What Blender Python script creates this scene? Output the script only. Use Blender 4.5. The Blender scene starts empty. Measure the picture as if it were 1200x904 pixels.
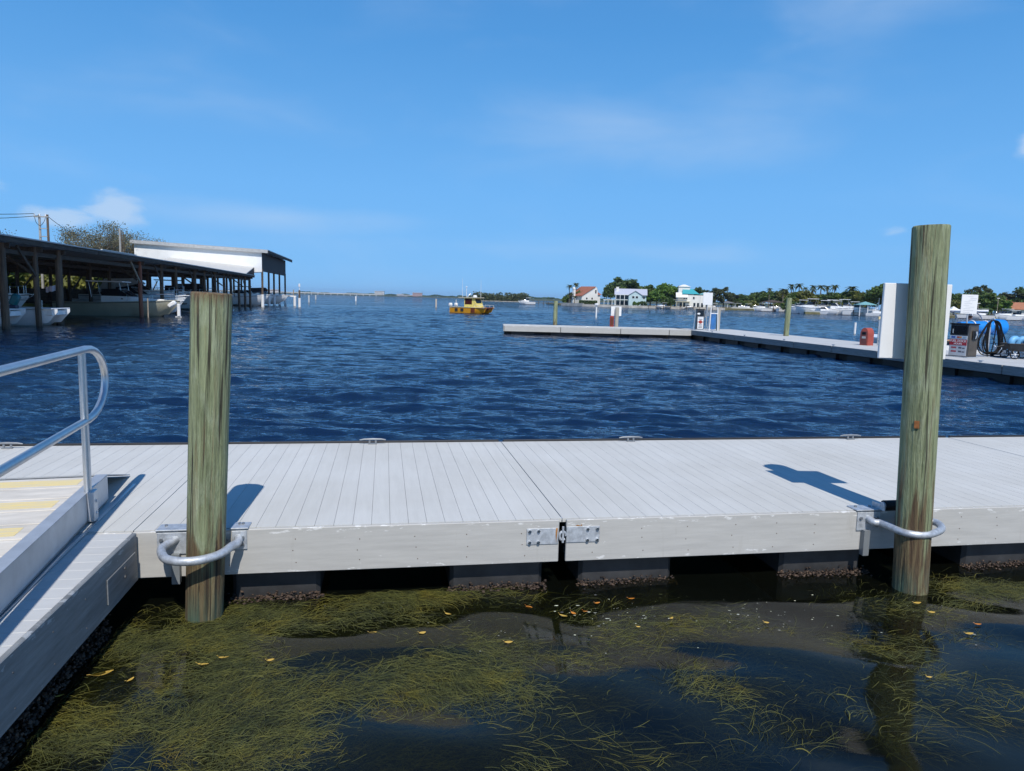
import bpy, bmesh, math, random
import numpy as np
from mathutils import Vector, Matrix
R = math.radians
random.seed(7); rng = np.random.default_rng(7)
sc = bpy.context.scene
col = sc.collection

# ------------------------------------------------------------------ camera
F, H = 838.0, 2.3
pitch, roll = R(6.88), R(1.5)
cp, sp, cr, sr = math.cos(pitch), math.sin(pitch), math.cos(roll), math.sin(roll)
fw = Vector((0, cp, -sp)); up0 = Vector((0, sp, cp)); rt0 = Vector((1, 0, 0))
rt = rt0*cr + up0*sr; up = up0*cr - rt0*sr
cd = bpy.data.cameras.new('camera'); cam = bpy.data.objects.new('camera', cd); col.objects.link(cam)
m = Matrix((rt, up, -fw)).transposed().to_4x4(); m.translation = (0, 0, H); cam.matrix_world = m
cd.sensor_fit = 'HORIZONTAL'; cd.angle = 2*math.atan(600/F); cd.clip_start = 0.05; cd.clip_end = 40000
sc.camera = cam

def ray(x, y): return fw + rt*((x-600)/F) + up*((452-y)/F)
def at(x, y, z=0.0):                       # where a measured photo point lies on a level plane
    d = ray(x, y); t = (z-H)/d.z; return Vector((d.x*t, d.y*t, z))
def far(x, Y, z=0.0):                      # ground point at a known distance along a measured bearing
    d = ray(x, 350); return Vector((d.x*Y/d.y, Y, z))
def zat(x, y, Y):                          # height of a measured point at a known distance
    d = ray(x, y); return H + d.z*Y/d.y

YAW = R(10.2)
WX, WY = math.cos(YAW), math.sin(YAW)
def dk(a, b, z=0.0): return Vector((a*WX - b*WY, a*WY + b*WX, z))      # dock frame -> world

# ------------------------------------------------------------------ materials
def nodes(name):
    m = bpy.data.materials.new(name); m.use_nodes = True
    nt = m.node_tree; b = nt.nodes['Principled BSDF']; return m, nt, b
def N(nt, t, **k):
    n = nt.nodes.new(t)
    for a, v in k.items():
        if a in n.inputs: n.inputs[a].default_value = v
        else: setattr(n, a, v)
    return n
def L(nt, a, b): nt.links.new(a, b)
def ramp(nt, fac, stops):
    r = nt.nodes.new('ShaderNodeValToRGB'); e = r.color_ramp.elements
    while len(e) < len(stops): e.new(0.5)
    for i, (p, c) in enumerate(stops):
        e[i].position = p; e[i].color = (*c, 1) if len(c) == 3 else c
    L(nt, fac, r.inputs[0]); return r.outputs[0]
def mixc(nt, fac, a, b, mode='MIX'):
    n = nt.nodes.new('ShaderNodeMix'); n.data_type = 'RGBA'; n.blend_type = mode
    for s, v in ((0, fac), (6, a), (7, b)):
        if isinstance(v, (int, float)): n.inputs[s].default_value = v
        elif isinstance(v, tuple): n.inputs[s].default_value = (*v, 1)
        else: L(nt, v, n.inputs[s])
    return n.outputs[2]
def coords(nt, scale, kind='Object'):
    if kind == 'World':
        t = nt.nodes.new('ShaderNodeNewGeometry').outputs['Position']
    else: t = nt.nodes.new('ShaderNodeTexCoord').outputs[kind]
    mp = nt.nodes.new('ShaderNodeMapping'); mp.inputs['Scale'].default_value = scale; L(nt, t, mp.inputs[0]); return mp.outputs[0]
def noise(nt, vec, scale=1, detail=4, rough=.6, dist=0.0):
    n = N(nt, 'ShaderNodeTexNoise', Scale=scale, Detail=detail, Roughness=rough, Distortion=dist); L(nt, vec, n.inputs['Vector']); return n.outputs[0]
def bump(nt, b, h, strength, dist=.01):
    n = N(nt, 'ShaderNodeBump', Strength=strength, Distance=dist); L(nt, h, n.inputs['Height']); L(nt, n.outputs[0], b.inputs['Normal']); return n
MC = {}
def mat(name, c, rough=.6, metal=0.0, var=.15, scale=3.0, bmp=0.0, stretch=(1,1,1), island=0.0, spec=.5):
    if name in MC: return MC[name]
    m, nt, b = nodes(name)
    b.inputs['Roughness'].default_value = rough; b.inputs['Metallic'].default_value = metal
    b.inputs['Specular IOR Level'].default_value = spec
    n = noise(nt, coords(nt, stretch), scale, 5, .65)
    lo = tuple(max(0, v*(1-var*1.4)) for v in c); hi = tuple(min(1, v*(1+var)) for v in c)
    colr = ramp(nt, n, [(.3, lo), (.7, hi)])
    if island:
        g = nt.nodes.new('ShaderNodeNewGeometry')
        k = ramp(nt, g.outputs['Random Per Island'], [(0, (1-island,)*3), (1, (1+island*.6, 1+island*.6, 1))])
        colr = mixc(nt, 1.0, colr, k, 'MULTIPLY')
    L(nt, colr, b.inputs['Base Color'])
    if bmp: bump(nt, b, n, bmp)
    MC[name] = m; return m

WHITE = mat('white_paint', (.78,.78,.77), .45, var=.04)
GEL = mat('white_gelcoat', (.82,.82,.81), .25, var=.05, scale=1.2)
TANGEL = mat('tan_gelcoat', (.42,.40,.30), .3, var=.1, scale=.9)
ALU = mat('aluminium', (.60,.61,.62), .42, .9, .08, 9)
ALUB = mat('aluminium_plate', (.55,.56,.57), .5, .55, .10, 5, .05)
GALV = mat('galvanised_steel', (.52,.55,.58), .52, .5, .22, 26, .04)
CHROME = mat('stainless_steel', (.7,.7,.7), .2, 1.0, .03)
BLACK = mat('black_plastic', (.012,.012,.013), .5, var=.3, scale=6)
DARKGLASS = mat('dark_glass', (.012,.015,.02), .06, var=.1)
RUBBER = mat('black_rubber', (.008,.008,.009), .6, spec=.25)
RED = mat('red_paint', (.34,.035,.02), .4, var=.12)
BLUE = mat('blue_vinyl', (.01,.22,.66), .4, var=.12)
YEL = mat('yellow_paint', (.62,.28,.012), .35, var=.08)
MAROON = mat('maroon_paint', (.14,.035,.012), .4, var=.2)
TEAL = mat('teal_cowling', (.01,.14,.16), .35)
SKIN = mat('skin', (.45,.22,.14), .55, var=.06)
POSTW = mat('weathered_post_wood', (.12,.085,.058), .85, var=.5, scale=1.0, bmp=.4, stretch=(9,9,.8))
REDPOST = mat('reddish_post_wood', (.25,.10,.06), .85, var=.4, scale=1.0, bmp=.4, stretch=(9,9,.8))
SHEDW = mat('shed_timber', (.08,.06,.045), .9, var=.45, scale=1.5, stretch=(6,1,6))
PALEW = mat('pale_timber', (.34,.29,.22), .85, var=.3, scale=2)
TIN = mat('tin_roofing', (.40,.41,.41), .55, .2, .18, 1.4)

def rib_mat(name, c, axis, period, rough=.5, bs=.5):
    m, nt, b = nodes(name); b.inputs['Roughness'].default_value = rough
    sx = nt.nodes.new('ShaderNodeSeparateXYZ'); L(nt, coords(nt, (1,1,1)), sx.inputs[0])
    w = N(nt, 'ShaderNodeMath', operation='MULTIPLY'); w.inputs[1].default_value = 2*math.pi/period; L(nt, sx.outputs[axis], w.inputs[0])
    s = N(nt, 'ShaderNodeMath', operation='SINE'); L(nt, w.outputs[0], s.inputs[0])
    n = noise(nt, coords(nt, (1,1,1)), .8, 4)
    L(nt, ramp(nt, n, [(.3, tuple(v*.88 for v in c)), (.7, c)]), b.inputs['Base Color'])
    bump(nt, b, s.outputs[0], bs, .03); return m
WHITESIDING = rib_mat('white_metal_siding', (.85,.85,.83), 0, .3, .5, .12)
TINROOF = rib_mat('corrugated_roofing', (.46,.47,.47), 1, .25)

def pile_mat(name='treated_pile_wood', top=None):
    m, nt, b = nodes(name)
    v = coords(nt, (30, 30, 1.0)); fine = noise(nt, v, 1, 8, .7, .6)
    v2 = coords(nt, (7, 7, .75)); mid = noise(nt, v2, 1, 5, .6, .8)
    v3 = coords(nt, (70, 70, 6)); grain = noise(nt, v3, 1, 4, .7)
    green = ramp(nt, fine, [(.28, (.05,.065,.032)), (.43, (.21,.24,.125)), (.6, (.33,.37,.205)), (.78, (.48,.50,.31))])
    brown = ramp(nt, fine, [(.3, (.03,.02,.011)), (.45, (.11,.068,.034)), (.58, (.20,.155,.075)), (.72, (.40,.33,.18))])
    sx = nt.nodes.new('ShaderNodeSeparateXYZ'); L(nt, coords(nt, (1,1,1)), sx.inputs[0])
    mr = N(nt, 'ShaderNodeMapRange'); L(nt, sx.outputs[2], mr.inputs[0])
    mr.inputs[1].default_value = 1.35; mr.inputs[2].default_value = .25; mr.inputs[3].default_value = -.10; mr.inputs[4].default_value = .27
    ad = N(nt, 'ShaderNodeMath', operation='ADD'); L(nt, mid, ad.inputs[0]); L(nt, mr.outputs[0], ad.inputs[1])
    k = ramp(nt, ad.outputs[0], [(.60, (0,0,0)), (.70, (1,1,1))])
    pt = noise(nt, coords(nt, (5, 5, 1.6)), 1.3, 5, .7, 1.2)
    green = mixc(nt, ramp(nt, pt, [(.50, (0,0,0)), (.60, (.75,.75,.75))]), green, ramp(nt, fine, [(.3, (.16,.19,.10)), (.55, (.36,.40,.26)), (.75, (.50,.50,.34))]))
    c = mixc(nt, k, green, brown)
    ck = noise(nt, coords(nt, (44, 44, .9)), 1, 3, .5, .4)
    c = mixc(nt, ramp(nt, ck, [(.34, (.9,.9,.9)), (.41, (0,0,0))]), c, (.028,.022,.013))
    c2 = noise(nt, coords(nt, (17, 17, .55)), 1, 6, .62, .9)
    c = mixc(nt, ramp(nt, c2, [(.57, (0,0,0)), (.62, (.5,.5,.5)), (.66, (0,0,0))]), c, (.19,.135,.065))
    c = mixc(nt, ramp(nt, c2, [(.34, (.6,.6,.6)), (.42, (0,0,0))]), c, (.10,.10,.055))
    tp = N(nt, 'ShaderNodeMapRange'); ad2 = N(nt, 'ShaderNodeMath', operation='ADD'); L(nt, sx.outputs[2], ad2.inputs[0]); sm = N(nt, 'ShaderNodeMath', operation='MULTIPLY'); sm.inputs[1].default_value = .30; L(nt, fine, sm.inputs[0]); L(nt, sm.outputs[0], ad2.inputs[1]); L(nt, ad2.outputs[0], tp.inputs[0]); tp.inputs[1].default_value = (top or 90)+.08; tp.inputs[2].default_value = (top or 90)+.17
    c = mixc(nt, tp.outputs[0], c, (.17,.10,.05))
    # wet turquoise tide band
    tb = N(nt, 'ShaderNodeMapRange'); L(nt, sx.outputs[2], tb.inputs[0])
    tb.inputs[1].default_value = .26; tb.inputs[2].default_value = .02
    md = N(nt, 'ShaderNodeMath', operation='MULTIPLY'); L(nt, tb.outputs[0], md.inputs[0])
    L(nt, ramp(nt, mid, [(.42, (0,0,0)), (.6, (.8,.8,.8))]), md.inputs[1])
    c = mixc(nt, md.outputs[0], c, (.07,.15,.11))
    c = mixc(nt, .55, c, ramp(nt, grain, [(.3, (.55,.55,.55)), (.65, (1.15,1.15,1.15))]), 'MULTIPLY')
    L(nt, c, b.inputs['Base Color']); b.inputs['Roughness'].default_value = .82
    h = N(nt, 'ShaderNodeMath', operation='ADD'); L(nt, fine, h.inputs[0]); L(nt, grain, h.inputs[1])
    bump(nt, b, h.outputs[0], 1.0, .016); return m
PILE = pile_mat(); PILESHORT = pile_mat('treated_short_pile_wood', 2.285)

def deck_mat(name, c, along):
    m, nt, b = nodes(name)
    st = (1.2, 14, 1) if along == 'x' else (14, 1.2, 1)
    n = noise(nt, coords(nt, st), 1.4, 6, .7); n2 = noise(nt, coords(nt, (1,1,1)), .9, 4, .55)
    g = nt.nodes.new('ShaderNodeNewGeometry')
    k = ramp(nt, g.outputs['Random Per Island'], [(0, (.975,.975,.975)), (1, (1.02,1.02,1.02))])
    cc = ramp(nt, n, [(.25, tuple(v*.93 for v in c)), (.75, tuple(v*1.04 for v in c))])
    cc = mixc(nt, 1, cc, ramp(nt, n2, [(.3, (.93,.92,.90)), (.65, (1.03,1.03,1.03))]), 'MULTIPLY')
    n3 = noise(nt, coords(nt, (1,1,1)), 9, 5, .6)
    cc = mixc(nt, ramp(nt, n3, [(.70, (0,0,0)), (.78, (.35,.35,.35))]), cc, tuple(v*.62 for v in c))
    cc = mixc(nt, 1, cc, k, 'MULTIPLY')
    L(nt, cc, b.inputs['Base Color']); b.inputs['Roughness'].default_value = .8; b.inputs['Specular IOR Level'].default_value = .25
    bump(nt, b, n, .12, .004); return m
DECK = deck_mat('composite_decking', (.548,.548,.52), 'y')
DECKF = deck_mat('finger_decking', (.50,.51,.51), 'x')
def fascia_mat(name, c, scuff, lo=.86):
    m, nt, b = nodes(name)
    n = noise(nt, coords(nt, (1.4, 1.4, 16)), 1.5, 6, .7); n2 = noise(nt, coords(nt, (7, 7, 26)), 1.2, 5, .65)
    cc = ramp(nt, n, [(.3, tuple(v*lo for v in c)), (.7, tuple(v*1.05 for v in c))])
    sx = nt.nodes.new('ShaderNodeSeparateXYZ'); L(nt, coords(nt, (1,1,1)), sx.inputs[0])
    # worn paint: chips gather along the rubbed top and bottom lips
    e = N(nt, 'ShaderNodeMapRange'); L(nt, sx.outputs[2], e.inputs[0])
    e.inputs[1].default_value = .50; e.inputs[2].default_value = .555; e.inputs[3].default_value = 0; e.inputs[4].default_value = .14
    e2 = N(nt, 'ShaderNodeMapRange'); L(nt, sx.outputs[2], e2.inputs[0])
    e2.inputs[1].default_value = .30; e2.inputs[2].default_value = .255; e2.inputs[3].default_value = 0; e2.inputs[4].default_value = .10
    a = N(nt, 'ShaderNodeMath', operation='ADD'); L(nt, e.outputs[0], a.inputs[0]); L(nt, e2.outputs[0], a.inputs[1])
    a2 = N(nt, 'ShaderNodeMath', operation='ADD'); L(nt, a.outputs[0], a2.inputs[0]); L(nt, n2, a2.inputs[1])
    cc = mixc(nt, ramp(nt, a2.outputs[0], [(.70, (0,0,0)), (.75, (.75,.75,.75))]), cc, scuff)
    st = noise(nt, coords(nt, (9, 9, 1.2)), 1.1, 5, .6)
    cc = mixc(nt, ramp(nt, st, [(.62, (0,0,0)), (.8, (.4,.4,.4))]), cc, (.27,.24,.19))
    L(nt, cc, b.inputs['Base Color']); b.inputs['Roughness'].default_value = .6
    bump(nt, b, n, .25, .004); return m
FASCIA = fascia_mat('painted_fascia', (.47,.46,.43), (.72,.72,.70))
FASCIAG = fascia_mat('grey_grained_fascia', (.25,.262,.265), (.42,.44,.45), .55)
FLOATM = mat('float_plastic', (.035,.035,.036), .6, var=.35, scale=4)
TREAD = mat('bleached_tread_boards', (.64,.595,.52), .75, var=.13, scale=1.0, bmp=.15, stretch=(2.5, 9, 4))
def stripe_mat():
    m, nt, b = nodes('worn_yellow_stripe')
    n = noise(nt, coords(nt, (4, 30, 4)), 1.2, 6, .7)
    L(nt, ramp(nt, n, [(.36, (.62,.56,.43)), (.52, (.76,.61,.28)), (.75, (.80,.62,.24))]), b.inputs['Base Color'])
    b.inputs['Roughness'].default_value = .7; return m
STRIPE = stripe_mat()
BARN = mat('mussel_crust', (.07,.045,.045), .7, var=.5, scale=30, island=.85)

def leafmat(name, c, island=.45, trans=.35):
    m, nt, b = nodes(name)
    g = nt.nodes.new('ShaderNodeNewGeometry')
    cc = ramp(nt, g.outputs['Random Per Island'], [(0, tuple(v*(1-island) for v in c)), (.6, c), (1, (c[0]*1.5, c[1]*1.35, c[2]*1.2))])
    L(nt, cc, b.inputs['Base Color']); b.inputs['Roughness'].default_value = .6
    t = N(nt, 'ShaderNodeBsdfTranslucent'); L(nt, cc, t.inputs[0])
    mx = N(nt, 'ShaderNodeMixShader'); mx.inputs[0].default_value = trans
    L(nt, b.outputs[0], mx.inputs[1]); L(nt, t.outputs[0], mx.inputs[2])
    L(nt, mx.outputs[0], nt.nodes['Material Output'].inputs['Surface']); return m
LEAFD = leafmat('dark_foliage', (.08,.138,.038)); LEAFM = leafmat('mid_foliage', (.125,.195,.045)); LEAFB = leafmat('bright_foliage', (.135,.25,.04))
LEAFY = leafmat('yellowish_foliage', (.19,.21,.05)); LEAFG = leafmat('grey_foliage', (.20,.195,.12)); PALML = leafmat('palm_fronds', (.075,.10,.036))
PINEL = leafmat('olive_dark_foliage', (.088,.112,.048))
BARK = mat('bark', (.16,.13,.10), .9, var=.4, scale=2, stretch=(6,6,1))

# ------------------------------------------------------------------ mesh collecting
class MB:
    def __init__(s): s.v = []; s.f = []; s.mi = []; s.cur = 0
    def mat(s, i): s.cur = i; return s
    def add(s, vs, fs):
        o = len(s.v); s.v += [tuple(p) for p in vs]
        for f in fs: s.f.append(tuple(i+o for i in f)); s.mi.append(s.cur)
        return s
    def box(s, x0, x1, y0, y1, z0, z1, bev=0.0, M=None):
        if bev <= 0:
            vs = [(x,y,z) for z in (z0,z1) for y in (y0,y1) for x in (x0,x1)]
            fs = [(0,2,3,1),(4,5,7,6),(0,1,5,4),(2,6,7,3),(0,4,6,2),(1,3,7,5)]
        else:
            bm = bmesh.new(); bmesh.ops.create_cube(bm, size=1)
            for q in bm.verts: q.co = ((x0+x1)/2+q.co.x*(x1-x0), (y0+y1)/2+q.co.y*(y1-y0), (z0+z1)/2+q.co.z*(z1-z0))
            bmesh.ops.bevel(bm, geom=bm.edges[:], offset=bev, segments=1, affect='EDGES', profile=.5)
            bm.verts.index_update(); vs = [tuple(q.co) for q in bm.verts]; fs = [tuple(q.index for q in f.verts) for f in bm.faces]; bm.free()
        if M is not None: vs = [tuple(M @ Vector(p)) for p in vs]
        return s.add(vs, fs)
    def beam(s, p, q, w, h=None):           # rectangular bar between two points
        p, q = Vector(p), Vector(q); h = h or w; d = (q-p); ln = d.length
        z = d.normalized(); x = Vector((0,0,1)).cross(z)
        if x.length < 1e-4: x = Vector((1,0,0))
        x.normalize(); y = z.cross(x); vs = []
        for t in (p, q):
            for a, b in ((-1,-1),(1,-1),(1,1),(-1,1)): vs.append(t + x*(a*w/2) + y*(b*h/2))
        return s.add(vs, [(3,2,1,0),(4,5,6,7),(0,1,5,4),(1,2,6,5),(2,3,7,6),(3,0,4,7)])
    def tube(s, pts, r, n=10, caps=True, closed=False):
        pts = [Vector(p) for p in pts]; k = len(pts); rings = []
        rr = r if isinstance(r, (list, tuple)) else [r]*k
        prev = None
        for i in range(k):
            if closed: d = pts[(i+1) % k]-pts[i-1]
            else: d = pts[min(i+1,k-1)]-pts[max(i-1,0)]
            d.normalize()
            if prev is None:
                a = Vector((0,0,1)) if abs(d.z) < .9 else Vector((1,0,0)); x = d.cross(a).normalized()
            else: x = (prev - d*prev.dot(d)).normalized()
            prev = x; y = d.cross(x)
            rings.append([pts[i] + x*(math.cos(2*math.pi*j/n)*rr[i]) + y*(math.sin(2*math.pi*j/n)*rr[i]) for j in range(n)])
        vs = [p for g in rings for p in g]; fs = []
        for i in range(k if closed else k-1):
            i2 = (i+1) % k
            for j in range(n): fs.append((i*n+j, i*n+(j+1) % n, i2*n+(j+1) % n, i2*n+j))
        if caps and not closed: fs += [tuple(range(n-1,-1,-1)), tuple(range((k-1)*n, k*n))]
        return s.add(vs, fs)
    def cyl(s, x, y, z0, z1, r, n=16, r2=None): return s.tube([(x,y,z0),(x,y,z1)], [r, r2 if r2 is not None else r], n)
    def lathe(s, prof, n=16, c=(0,0,0)):    # prof: (radius, z)
        vs = []; fs = []
        for r, z in prof:
            for j in range(n): vs.append((c[0]+r*math.cos(2*math.pi*j/n), c[1]+r*math.sin(2*math.pi*j/n), c[2]+z))
        for i in range(len(prof)-1):
            for j in range(n): fs.append((i*n+j, i*n+(j+1) % n, (i+1)*n+(j+1) % n, (i+1)*n+j))
        fs += [tuple(range(n-1,-1,-1)), tuple(range((len(prof)-1)*n, len(prof)*n))]
        return s.add(vs, fs)
    def blob(s, c, r, sub=1, jit=.15, sq=(1,1,1)):
        bm = bmesh.new(); bmesh.ops.create_icosphere(bm, subdivisions=sub, radius=1)
        for q in bm.verts: q.co *= 1+random.uniform(-jit, jit)
        bm.verts.index_update()
        vs = [(c[0]+q.co.x*r*sq[0], c[1]+q.co.y*r*sq[1], c[2]+q.co.z*r*sq[2]) for q in bm.verts]
        fs = [tuple(q.index for q in f.verts) for f in bm.faces]; bm.free(); return s.add(vs, fs)
    def prism(s, poly, z0, z1):             # vertical extrusion of an xy polygon
        n = len(poly); vs = [(x,y,z0) for x,y in poly] + [(x,y,z1) for x,y in poly]
        return s.add(vs, [tuple(range(n-1,-1,-1)), tuple(range(n,2*n))] + [(i,(i+1) % n,n+(i+1) % n,n+i) for i in range(n)])
    def prof_x(s, poly, x0, x1):            # extrusion along x of a (y,z) polygon
        n = len(poly); vs = [(x0,y,z) for y,z in poly] + [(x1,y,z) for y,z in poly]
        return s.add(vs, [tuple(range(n-1,-1,-1)), tuple(range(n,2*n))] + [(i,(i+1) % n,n+(i+1) % n,n+i) for i in range(n)])
    def prof_y(s, poly, y0, y1):
        n = len(poly); vs = [(x,y0,z) for x,z in poly] + [(x,y1,z) for x,z in poly]
        return s.add(vs, [tuple(range(n)), tuple(range(2*n-1,n-1,-1))] + [(i,n+i,n+(i+1) % n,(i+1) % n) for i in range(n)])
    def build(s, name, mats, parent=None, smooth=False, label=None, kind=None):
        me = bpy.data.meshes.new(name); me.from_pydata(s.v, [], s.f)
        for m in (mats if isinstance(mats, (list, tuple)) else [mats]): me.materials.append(m)
        if any(s.mi): me.polygons.foreach_set('material_index', s.mi)
        bm = bmesh.new(); bm.from_mesh(me); bmesh.ops.recalc_face_normals(bm, faces=bm.faces[:]); bm.to_mesh(me); bm.free()
        if smooth:
            me.polygons.foreach_set('use_smooth', [True]*len(me.polygons))
            try: me.set_sharp_from_angle(angle=R(42))
            except Exception: pass
        me.update()
        o = bpy.data.objects.new(name, me); col.objects.link(o)
        if parent: o.parent = parent
        if label: o['label'] = label
        if kind: o['kind'] = kind
        return o
def tag(o, label, cat, group=None, kind=None):
    o['label'] = label; o['category'] = cat
    if group: o['group'] = group
    if kind: o['kind'] = kind
    return o
def thing(name, loc, label, cat, group=None, rz=0.0):
    o = bpy.data.objects.new(name, None); col.objects.link(o); o.empty_display_size = .2
    o.location = loc; o.rotation_euler = (0, 0, rz); return tag(o, label, cat, group)
def copy_tree(o, parent=None):
    c = o.copy(); col.objects.link(c)
    if parent: c.parent = parent
    for ch in list(o.children): copy_tree(ch, c)
    return c
def text(s, size, parent, loc, rot, m, name='lettering'):
    cu = bpy.data.curves.new(name, 'FONT'); cu.body = s; cu.size = size; cu.extrude = .002; cu.align_x = 'CENTER'; cu.align_y = 'CENTER'
    cu.materials.append(m); tmp = bpy.data.objects.new(name, cu); col.objects.link(tmp)
    me = bpy.data.meshes.new_from_object(tmp.evaluated_get(bpy.context.evaluated_depsgraph_get())); bpy.data.objects.remove(tmp); bpy.data.curves.remove(cu)
    o = bpy.data.objects.new(name, me); col.objects.link(o); o.parent = parent; o.location = loc; o.rotation_euler = rot; return o
def smooth_path(pts, n=6, closed=False):    # Catmull-Rom
    P = [Vector(p) for p in pts]; out = []
    k = len(P)
    for i in range(k if closed else k-1):
        g = (lambda j: P[j % k]) if closed else (lambda j: P[max(0, min(k-1, j))])
        a, b, c, d = g(i-1), g(i), g(i+1), g(i+2)
        for t in range(n):
            t /= n; out.append(.5*((2*b)+(c-a)*t+(2*a-5*b+4*c-d)*t*t+(3*b-a-3*c+d)*t**3))
    if not closed: out.append(P[-1])
    return out

# ------------------------------------------------------------------ world, sun
SUN_AZ, SUN_EL = R(180-11.5), R(51.5)        # bearing from +Y clockwise; shadows fall away from the camera, a little left
wd = bpy.data.worlds.new('World'); sc.world = wd; wd.use_nodes = True
nt = wd.node_tree; nt.nodes.clear()
sky = N(nt, 'ShaderNodeTexSky', sky_type='NISHITA'); sky.sun_disc = False
sky.sun_elevation = SUN_EL; sky.sun_rotation = SUN_AZ
sky.air_density = .8; sky.dust_density = 0; sky.ozone_density = 4; sky.altitude = 0
hs = N(nt, 'ShaderNodeHueSaturation', Saturation=1.12, Value=1.0); L(nt, sky.outputs[0], hs.inputs['Color'])
geo = nt.nodes.new('ShaderNodeTexCoord')
sx = nt.nodes.new('ShaderNodeSeparateXYZ'); L(nt, geo.outputs['Generated'], sx.inputs[0])
azn = N(nt, 'ShaderNodeMath', operation='ARCTAN2'); L(nt, sx.outputs[0], azn.inputs[0]); L(nt, sx.outputs[1], azn.inputs[1])
eln = N(nt, 'ShaderNodeMath', operation='ARCSINE'); L(nt, sx.outputs[2], eln.inputs[0])
cx = nt.nodes.new('ShaderNodeCombineXYZ'); L(nt, azn.outputs[0], cx.inputs[0]); L(nt, eln.outputs[0], cx.inputs[1])
def cloud_spot(az, el, ra, re):              # a soft-edged cloud standing at a bearing and elevation
    mp = nt.nodes.new('ShaderNodeMapping'); mp.vector_type = 'POINT'
    mp.inputs['Scale'].default_value = (1/ra, 1/re, 1); mp.inputs['Location'].default_value = (-az/ra, -el/re, 0); L(nt, cx.outputs[0], mp.inputs[0])
    ln = N(nt, 'ShaderNodeVectorMath', operation='LENGTH'); L(nt, mp.outputs[0], ln.inputs[0])
    r = N(nt, 'ShaderNodeMapRange'); L(nt, ln.outputs['Value'], r.inputs[0]); r.inputs[1].default_value = 1; r.inputs[2].default_value = 0; return r.outputs[0]
def cloud_layer(scale, rough, spots_, lo, hi, top, nscale):
    mpn = nt.nodes.new('ShaderNodeMapping'); mpn.inputs['Scale'].default_value = scale; L(nt, cx.outputs[0], mpn.inputs[0])
    nz = noise(nt, mpn.outputs[0], nscale, 10, rough, .35); sp_ = None
    for a in spots_:
        o = cloud_spot(*a[:4]); q = N(nt, 'ShaderNodeMath', operation='MULTIPLY'); L(nt, o, q.inputs[0]); q.inputs[1].default_value = a[4]; o = q.outputs[0]
        if sp_ is None: sp_ = o
        else:
            q = N(nt, 'ShaderNodeMath', operation='MAXIMUM'); L(nt, sp_, q.inputs[0]); L(nt, o, q.inputs[1]); sp_ = q.outputs[0]
    q = N(nt, 'ShaderNodeMath', operation='ADD'); L(nt, nz, q.inputs[0]); L(nt, sp_, q.inputs[1])
    cm = N(nt, 'ShaderNodeMapRange'); L(nt, q.outputs[0], cm.inputs[0]); cm.interpolation_type = 'SMOOTHSTEP'
    for i, v in enumerate((lo, hi, 0, top)): cm.inputs[i+1].default_value = v
    return cm.outputs[0]
cum = cloud_layer((9, 15, 1), .56, [(R(-28.8), R(5.4), R(3.4), R(2.1), .85), (R(-32), R(4.6), R(5.5), R(1.2), .7), (R(-36), R(6.3), R(2.6), R(1.2), .55), (R(34.6), R(10.3), R(2.0), R(1.9), .62), (R(34.3), R(16), R(1.2), R(.7), .5), (R(28), R(5.4), R(2.6), R(.8), .35)], .74, 1.10, .62, 1.7)
cir = cloud_layer((3.2, 9, 1), .52, [(R(-18), R(5.6), R(15), R(1.6), .55), (R(9), R(12.5), R(19), R(4.6), .5), (R(27), R(21), R(12), R(6), .55), (R(-27), R(13), R(16), R(3), .28), (R(-10), R(24), R(30), R(5), .3), (R(10), R(4), R(40), R(1.6), .3)], .50, 1.25, .38, 1.3)
cmx = N(nt, 'ShaderNodeMath', operation='MAXIMUM'); L(nt, cum, cmx.inputs[0]); L(nt, cir, cmx.inputs[1]); cm = cmx
# the clear, dust-free marine blue of this day: grade the sky's elevation falloff
elf = N(nt, 'ShaderNodeMapRange'); L(nt, eln.outputs[0], elf.inputs[0]); elf.inputs[1].default_value = 0; elf.inputs[2].default_value = R(90)
grad = ramp(nt, elf.outputs[0], [(0, (.205,.525,.97)), (.09, (.168,.475,.94)), (.215, (.090,.335,.76)), (.42, (.045,.18,.50)), (1, (.03,.11,.36))])
sc10 = N(nt, 'ShaderNodeVectorMath', operation='SCALE'); L(nt, grad, sc10.inputs[0]); sc10.inputs['Scale'].default_value = 1/.105
graded = mixc(nt, .93, hs.outputs[0], sc10.outputs[0])
mixs = mixc(nt, cm.outputs[0], graded, (5.6, 6.9, 8.6))
bg = N(nt, 'ShaderNodeBackground', Strength=.105); L(nt, mixs, bg.inputs[0])
wo = nt.nodes.new('ShaderNodeOutputWorld'); L(nt, bg.outputs[0], wo.inputs[0])
sl = bpy.data.lights.new('sun', 'SUN'); sl.energy = 4.2; sl.angle = R(.53); sl.color = (1, .955, .89)
so = bpy.data.objects.new('sun', sl); col.objects.link(so)
sdir = Vector((math.sin(SUN_AZ)*math.cos(SUN_EL), math.cos(SUN_AZ)*math.cos(SUN_EL), math.sin(SUN_EL)))
so.rotation_euler = (-sdir).to_track_quat('-Z', 'Y').to_euler(); so.location = (5, -20, 25)
sc.view_settings.view_transform = 'Standard'; sc.view_settings.look = 'None'; sc.view_settings.exposure = 0; sc.view_settings.gamma = 1

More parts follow.
